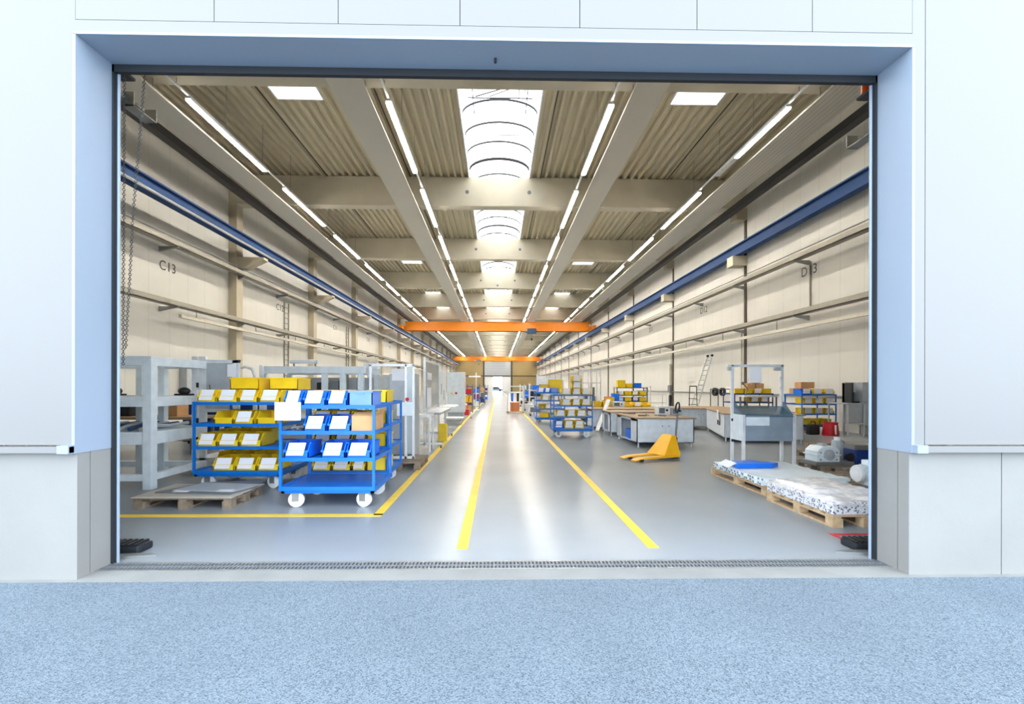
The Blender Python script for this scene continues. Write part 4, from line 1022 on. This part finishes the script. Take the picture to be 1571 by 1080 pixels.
MB().box(.0, wd, 0, .9, .2, .26).box(.0, .06, .84, .9, 0, 2.0).box(wd - .06, wd, .84, .9, 0, 2.0).build('rear_frame', 'alu', t)
# long aluminium enclosure
x0, x1 = P(400, 568, 10.4).x, P(560, 568, 10.4).x
t = thing('machine_enclosure', 'long pale machine enclosure with top beam behind the trolleys', 'machine enclosure', (x0, 10.4, 0))
wd = x1 - x0
MB().box(0, wd, 0, .12, 1.87, 2.03).build('top_beam', 'frame', t, .006)
MB().box(0, wd, 1.3, 1.42, 1.87, 2.03).build('rear_beam', 'frame', t, .006)
for px in (402, 497, 525, 553):
    x = P(px, 600, 10.4).x - x0
    MB().box(x - .06, x + .06, 0, .1, 0, 1.87).build('post', 'frame', t, .004); MB().box(x - .05, x + .05, 1.3, 1.4, 0, 1.87).build('rear_post', 'frame', t, .004)
MB().box(0, wd, .0, 1.4, .85, .92).build('table_plate', 'frame', t); MB().box(.05, wd - .05, .05, 1.35, .2, .85).build('base_cabinet', 'grey', t)
for a, c, z, n in ((425, 440, 1.35, 'dark'), (478, 490, 1.25, 'black'), (498, 512, 1.3, 'dgrey'), (515, 522, 1.45, 'dgrey')):
    xa, xc = P(a, 600, 10.6).x - x0, P(c, 600, 10.6).x - x0
    MB().box(xa, xc, .5, .8, .92, .92 + (z - .5)).build('machine_unit', n, t, .01)
MB().box(.1, wd - .1, 1.36, 1.38, 1.0, 1.8).build('back_panel', 'grey', t)
pw = P(447, 558, 10.5)
o = thing('work_light', 'white tube work light above the long machine enclosure', 'work light', (pw.x, 10.46, 2.03))
MB().cyl((0, 0, .11), (.62, 0, .11), .05, 14).build('tube_housing', 'white', o, 0, True)
for x in (.08, .56): MB().bar((x, 0, 0), (x, 0, .1), .03).build('bracket', 'dgrey', o)
pw = P(376, 575, 10.06)
o = thing('monitor_arm', 'pale swivel arm with dark head above the yellow boxes', 'swivel arm', (pw.x, 10.06, 0))
MB().bar((.22, 0, 0), (.22, 0, 1.75), .07).build('pole', 'frame', o); MB().tube([(.22, 0, 1.75), (.16, 0, 1.95), (.02, 0, 2.0), (-.08, 0, 1.98)], .03, 8).build('arm', 'alu', o); MB().box(-.12, .2, -.05, .05, 1.66, 1.72).build('head', 'black', o)
pw = P(552, 568, 11.2)
o = thing('projector_unit', 'cream boxed unit with lamp on a post right of the enclosure', 'device', (pw.x, 12.3, 0))
MB().box(-.2, .18, -.12, .2, 1.93, 2.2).build('case', 'white', o, .02); MB().box(-.04, .04, -.04, .04, 0, 1.93).build('stand', 'alu', o); MB().box(-.2, .2, -.2, .2, 0, .03).build('foot', 'steel', o)
# white portal frame with grey cabinet on a pallet
x0, x1 = P(566, 700, 9.05).x, P(636, 700, 9.05).x
pal = pallet(x1 - .62, 8.62, .8, 1.0, 'wooden pallet under the white profile frame beside the left line', 'woodd')
t = thing('profile_gantry', 'white profile portal frame with grey cabinet behind the front trolley', 'profile frame', (x0, 9.05, .145))
wd = x1 - x0
for x in (0, wd - .20, wd - .05): MB().box(x, x + .045, 0, .045, 0, 1.87).build('post', 'white', t, .003)
MB().box(wd - .158, wd - .05, .02, .026, .1, 1.83).build('acrylic_strip', 'glass', t)
MB().box(0, wd, 0, .045, 1.83, 1.88).build('top_rail', 'white', t, .003); MB().box(0, wd, 0, .045, .0, .05).build('bottom_rail', 'white', t, .003)
MB().box(wd - .35, wd - .02, -.02, .0, .85, 1.12).build('control_box', 'frame', t, .01); MB().cyl((wd - .14, -.05, 1.18), (wd - .14, 0, 1.18), .035, 12).build('emergency_button', 'red', t)
t = thing('grey_cabinet', 'tall grey cabinet inside the white profile frame', 'cabinet', (x0 + .25, 9.66, 0))
MB().box(0, .55, 0, .5, .08, 1.85).build('body', 'grey', t, .01); MB().box(0.06, .36, -.008, 0, 1.70, 1.95).build('sign_card', 'paper', t); MB().box(.02, .53, -.012, 0, .12, 1.68).build('door', 'grey', t)
MB().box(.03, .52, .05, .45, 0, .08).build('plinth', 'dgrey', t); MB().box(.48, .5, -.04, -.012, .9, 1.05).build('handle', 'black', t)
t = thing('side_table', 'small white side table between the profile frame and the board stand', 'table', (P(636, 640, 11).x, 10.9, 0))
MB().box(0, .4, 0, .6, .84, .9).build('tabletop', 'white', t)
for x in (.0, .36):
    for y in (0, .56): MB().box(x, x + .04, y, y + .04, 0, .84).build('leg', 'alu', t)
# board stand with bench top
xs_, Y0, Y1 = -1.86, 11.65, 14.5
t = thing('board_stand', 'tall aluminium board stand with grey acrylic sheet along the left line', 'board stand', (xs_, Y0, 0))
L = Y1 - Y0
for y in (0, L - .05): MB().box(-.03, .03, y, y + .05, .06, 2.33).build('post', 'alu', t, .004)
MB().box(-.006, .006, .05, L - .05, .98, 2.22).build('acrylic_sheet', 'acryl', t); MB().box(-.02, .02, .05, L - .05, 2.24, 2.28).build('top_rail', 'alu', t)
MB().box(-.004, .004, .05, L - .05, .35, .9).build('lower_sheet', 'glass', t)
MB().box(.0, .42, .1, L - .2, .89, .925).build('shelf_top', 'white', t, .004); MB().box(.03, .4, .12, L - .22, .86, .89).build('shelf_frame', 'dgrey', t)
MB().box(.012, .016, .35, 1.1, 1.0, 1.55).build('paper_note', 'paper', t); MB().box(.012, .016, .4, 1.2, 1.75, 1.95).build('paper_note', 'paper', t)
for y in (0, L - .05):
    MB().box(-.5, .45, y, y + .05, .09, .14).build('foot_rail', 'alu', t, .004)
    for x in (-.45, .42): MB().cyl((x - .02, y + .025, .045), (x + .02, y + .025, .045), .045, 14).build('caster', 'dgrey', t)
t = thing('board_stand', 'farther board stand with pinned papers beyond the tall acrylic one', 'board stand', (-1.95, 15.2, 0))
for y in (0, 1.9): MB().box(-.03, .03, y, y + .05, 0, 2.25).build('post', 'white', t)
MB().box(-.01, .01, .05, 1.9, .95, 2.15).build('board', 'white', t); MB().box(.0, .5, .0, 1.9, .86, .9).build('shelf_top', 'white', t)
for i in range(5): MB().box(.012, .016, .12 + .36 * i, .38 + .36 * i, 1.1 + .2 * (i % 3), 1.45 + .22 * (i % 3)).build('paper_note', 'grey' if i % 2 else 'paper', t)
MB().box(-.3, .45, 0, .05, 0, .05).box(-.3, .45, 1.9, 1.95, 0, .05).build('foot_rail', 'alu', t)
q = G(679, 676)
t = thing('bollard', 'yellow guard block on the floor under the board stand shelf', 'bollard', (q.x, q.y + .1, 0))
MB().box(-.12, .12, -.1, .1, 0, .5).build('body', 'yellow', t, .01); MB().box(-.14, .14, -.12, .12, 0, .012).build('base_plate', 'yellow', t)
# white control cabinet on a low cart
t = thing('control_cabinet', 'big white control cabinet with yellow and red buttons by the left line', 'control cabinet', (-2.25, 20.3, 0))
MB().box(0, .78, 0, .8, .42, 2.22).build('body', 'white', t, .01); MB().box(.02, .70, -.015, 0, .46, 2.18).build('door', 'frame', t, .004)
for x, m in ((.22, 'yellow'), (.42, 'red')): MB().cyl((x, -.05, 1.28), (x, -.015, 1.28), .05, 14).build('button', m, t)
MB().box(.05, .73, .05, .75, 0, .42).build('pedestal', 'grey', t); MB().box(.1, .5, .2, .5, 2.22, 2.26).build('vent', 'dgrey', t)
t = thing('platform_cart', 'low white platform cart in front of the white control cabinet', 'cart', (-2.2, 18.5, 0))
MB().box(0, .8, 0, .9, .24, .30).build('platform', 'white', t, .01); MB().tube([(.05, .03, .3), (.05, .03, .75), (.05, .85, .75), (.05, .85, .3)], .02, 8).build('push_bar', 'white', t)
for x in (.1, .7):
    for y in (.12, .78): caster(t, x, y, .08, 'wheel')
t = thing('pallet_truck', 'red pallet truck with white wheels beyond the white cabinet', 'pallet truck', (-1.5, 22.6, 0))
MB().box(-.35, .1, 0, .6, .15, .45).build('body', 'red', t, .03); MB().cyl((.18, .1, .16), (.24, .1, .16), .16, 18).build('wheel', 'wheel', t); MB().tube([(0, .3, .45), (.1, .1, 1.1)], .025, 8).build('tiller', 'red', t)
# shelf racks along the left line, farther and farther away
spec = [(-2.35, 26.5, 'crowded shelf rack just beyond the white control cabinet', ['purple', 'card', 'navy', 'yellow', 'white', 'red']),
        (-2.2, 33.0, 'second crowded shelf rack beyond the white control cabinet', ['navy', 'white', 'dgrey', 'purple', 'card', 'bblue']),
        (-2.0, 41.0, 'third crowded shelf rack beyond the white control cabinet', ['bblue', 'navy', 'white', 'dgrey', 'navy', 'card']),
        (-1.95, 50.0, 'farthest crowded shelf rack along the left line', ['navy', 'bblue', 'white', 'dgrey', 'card', 'navy'])]
for ri, (X, Y, lab, cols) in enumerate(spec):
    t = thing('goods_rack', lab, 'rack', (X, Y, 0), 0, 'racks along the left line')
    for x in (0, .86):
        for y in (0, .76): MB().box(x, x + .04, y, y + .04, 0, 1.75 if ri else 1.7).build('post', 'dgrey', t)
    for z in (.15, .65, 1.15, 1.6): MB().box(0, .9, 0, .8, z - .03, z).build('shelf', 'purple' if ri == 0 and z > 1.1 else 'dgrey', t)
    for si, z in enumerate((.15, .65, 1.15)):
        for k in range(2):
            m = cols[(si * 2 + k) % 6]
            box_thing('storage_box', X + .06 + k * .42, X + .42 + k * .42, Y + .08, Y + .6, z + .001, z + .28 + .05 * ((si + k) % 3), m,
                      '%s box on the %s, %s shelf %s' % ({'purple': 'purple', 'card': 'brown', 'navy': 'navy', 'yellow': 'yellow', 'white': 'white', 'red': 'red', 'dgrey': 'grey', 'bblue': 'blue'}[m], ['first left line rack', 'second left line rack', 'third left line rack', 'farthest left line rack'][ri], ['bottom', 'middle', 'upper'][si], ['left', 'right'][k]), 'box', 'boxes on the left line racks')
t = thing('flag_pole', 'thin white upright pole among the left line racks', 'pole', (-1.42, 30.5, 0))
MB().cyl((0, 0, .03), (0, 0, 2.5), .03, 8).build('shaft', 'white', t); MB().cyl((0, 0, 0), (0, 0, .03), .2, 16).build('foot', 'white', t); MB().box(-.5, .3, -.01, .01, 2.2, 2.3).build('sign_plate', 'paper', t)
# benches and cupboards at the left wall
t = thing('wall_bench', 'wooden topped bench with machine parts seen through the steel rack', 'workbench', (-9.6, 10.6, 0))
MB().box(0, 2.6, 0, .9, .8, .86).build('worktop', 'top', t)
for x in (.05, 2.5):
    for y in (.05, .8): MB().box(x, x + .06, y, y + .06, 0, .8).build('leg', 'dgrey', t)
MB().box(.2, 2.4, .1, .8, .3, .34).build('lower_shelf', 'woodd', t)
t = thing('bench_drill', 'dark machine head on the wooden topped bench', 'machine', (-9.2, 10.9, .861))
MB().box(0, .5, 0, .4, 0, .4).build('body', 'dark', t, .03); MB().cyl((.7, .1, 0), (.7, .1, .45), .05, 12).build('column', 'steel', t); MB().box(.5, .9, 0, .25, .28, .42).build('arm', 'steel', t, .02)
carton(-7.9, -7.5, 10.8, 11.2, .861, 1.14, 'brown carton on the right end of the wooden topped bench')
t = thing('wall_cupboard', 'navy blue cupboard behind the wooden topped bench', 'cupboard', (-8.6, 12.6, 0))
MB().box(0, 2.2, 0, .6, .05, 1.25).build('body', 'navy', t, .01); MB().box(1.08, 1.12, -.02, 0, .05, 1.25).build('centre_strip', 'white', t); MB().box(0, 2.2, -.03, .6, 1.25, 1.3).build('lid', 'frame', t); MB().box(.1, 2.1, .05, .55, 0, .05).build('plinth', 'dark', t)
t = thing('electrical_cabinet', 'grey wall cabinet with dark window right of the steel rack', 'electrical cabinet', (XL + .02, 18.9, 1.0))
MB().box(0, .3, 0, 1.5, 0, 1.5).build('body', 'grey', t, .01); MB().box(.3, .31, .9, 1.3, .5, 1.2).build('window', 'dark', t)
for i, (x, y, lab) in enumerate(((-7.3, 13.6, 'left of two grey machines far behind the left trolley'), (-5.6, 14.4, 'right of two grey machines far behind the left trolley'))):
    t = thing('machine_tool', lab, 'machine', (x, y, 0))
    MB().box(0, 1.3, 0, 1.0, 0, 1.0).build('base', 'grey', t, .02); MB().box(.1, 1.2, .3, 1.0, 1.0, 1.75).build('housing', 'white', t, .03); MB().box(.3, .95, .28, .3, 1.1, 1.6).build('window', 'dark', t); MB().box(1.22, 1.3, .1, .4, 1.2, 1.6).build('control_panel', 'dgrey', t)
for i in range(3):
    t = thing('test_cabinet', '%s pale tall cabinet in the left bay beyond the enclosure' % ['nearest', 'middle', 'farthest'][i], 'cabinet', (-4.7 - .4 * i, 16.5 + 4.5 * i, 0), 0, 'pale cabinets in the left bay')
    MB().box(0, 1.0, 0, .8, .1, 2.0).build('body', 'white' if i != 1 else 'grey', t, .02); MB().box(.08, .92, -.015, 0, .2, 1.9).build('door', 'frame', t); MB().box(.05, .95, .05, .75, 0, .1).build('plinth', 'dark', t); MB().box(.84, .88, -.04, -.015, 1.0, 1.2).build('handle', 'black', t)

# ================================================================== middle distance, right of the aisle
t = thing('picking_table', 'white framed picking table standing in the aisle far back', 'table', (.60, 26.9, 0))
for x in (0, .92):
    for y in (0, .66): MB().box(x, x + .045, y, y + .045, .12, 1.62).build('post', 'white', t)
MB().box(0, .965, 0, .7, 1.57, 1.62).build('top_rail', 'white', t); MB().box(0, .965, 0, .7, 1.20, 1.27).build('shelf', 'white', t)
MB().box(-.05, 1.0, -.05, .75, .06, .12).build('base_board', 'wood', t)
for x in (0.02, .94):
    for y in (.03, .66): MB().cyl((x - .02, y, .03), (x + .02, y, .03), .03, 12).build('caster', 'dark', t)
for x, m, n in ((.28, 'bblue', 'blue'), (.62, 'black', 'black')):
    o = MB().box(-.07, .07, -.06, .06, -.5, 0).build('tool_holder', m, None, .015); o.location = (.6 + x, 27.0, 1.197); tag(o, '%s tool hanging below the shelf of the white picking table' % n, 'tool', 'tools on the picking table')
o = MB().cyl((0, 0, 0), (0, 0, .52), .27, 24, .29).build('fibre_drum', 'drum', None, .01, True); o.location = (1.05, 27.25, .121); tag(o, 'copper brown drum on the base of the picking table', 'drum')
specs = [(1.72, 24.3, 'pale cart with hanging papers left of the trolley with big boxes', 'white'), (1.75, 29.5, 'grey cart with dark boxes beyond the trolley with big boxes', 'grey'), (1.8, 36.0, 'farthest pale cart along the right line', 'alu')]
for i, (x, y, lab, m) in enumerate(specs):
    t = thing('tall_cart', lab, 'cart', (x, y, 0))
    for a in (0, .82):
        for c in (0, .62): MB().box(a, a + .04, c, c + .04, .12, 1.75).build('post', m, t)
    for z in (.2, .62, 1.05, 1.4): MB().box(0, .86, 0, .66, z - .025, z).build('shelf', m, t)
    for a in (.06, .8):
        for c in (.08, .58): caster(t, a, c, .06, 'black')
    for k, z in enumerate((.2, .62, 1.05, 1.4)):
        box_thing('storage_box', x + .06 + .1 * (k % 2), x + .6 + .1 * (k % 2), y + .06, y + .5, z + .001, z + .26, ['dgrey', 'white', 'dark', 'bblue'][(k + i) % 4], 'box on the %s, shelf %s from the bottom' % (['cart with hanging papers', 'grey cart', 'farthest pale cart'][i], NTH[k]), 'box', 'boxes on the tall carts')
t = thing('partition_wall', 'white folding partition behind the trolley with big boxes', 'partition', (P(824, 600, 24.6).x, 24.6, 0))
for k in range(3): MB().box(k * .48, k * .48 + .46, .06 * (k % 2), .06 * (k % 2) + .03, .1, 2.15 - .08 * k).build('leaf', 'frame' if k % 2 else 'white', t)
for k in range(4): MB().box(k * .48 - .03, k * .48 + .01, 0, .09, 0, 2.25 - .05 * k).build('post', 'white', t)
# profile cage with mechanism
x0 = P(903, 600, 18.2).x
t = thing('machine_cage', 'white profile cage with grey mechanism behind the rear workbench', 'machine cage', (x0, 19.6, 0))
for x in (0, .4, .78):
    for y in (0, .8): MB().box(x, x + .045, y, y + .045, 0, 2.32).build('post', 'white', t)
for z in (2.28, 1.72, .85): MB().box(0, .82, 0, .04, z, z + .045).box(0, .82, .8, .84, z, z + .045).build('rail', 'white', t)
MB().box(.05, .78, .05, .8, .80, .85).build('plate', 'grey', t)
for k in range(6): MB().box(.08 + .11 * k, .15 + .11 * k, .2, .6, .85, 1.2 + .12 * ((k * 7) % 5)).build('mechanism', ['grey', 'dgrey', 'white'][k % 3], t)
# vehicle on the yard beyond the far gate
t = thing('parked_car', 'dark grey car parked outside the far gate', 'car', (-.4, 152, -.01))
MB().prism([(-2.0, .35), (2.0, .35), (2.05, .8), (1.3, .92), (.8, 1.45), (-1.0, 1.48), (-1.7, .95), (-2.05, .85)], 'y', -.8, .8).build('body', 'dgrey', t, .06)
MB().prism([(-1.5, .97), (1.1, .97), (.75, 1.38), (-.95, 1.4)], 'y', -.815, .815).build('windows', 'black', t)
for x in (-1.3, 1.3):
    for y in (-.75, .75): MB().cyl((x, y - .1, .32), (x, y + .1, .32), .32, 20).build('wheel', 'dark', t)
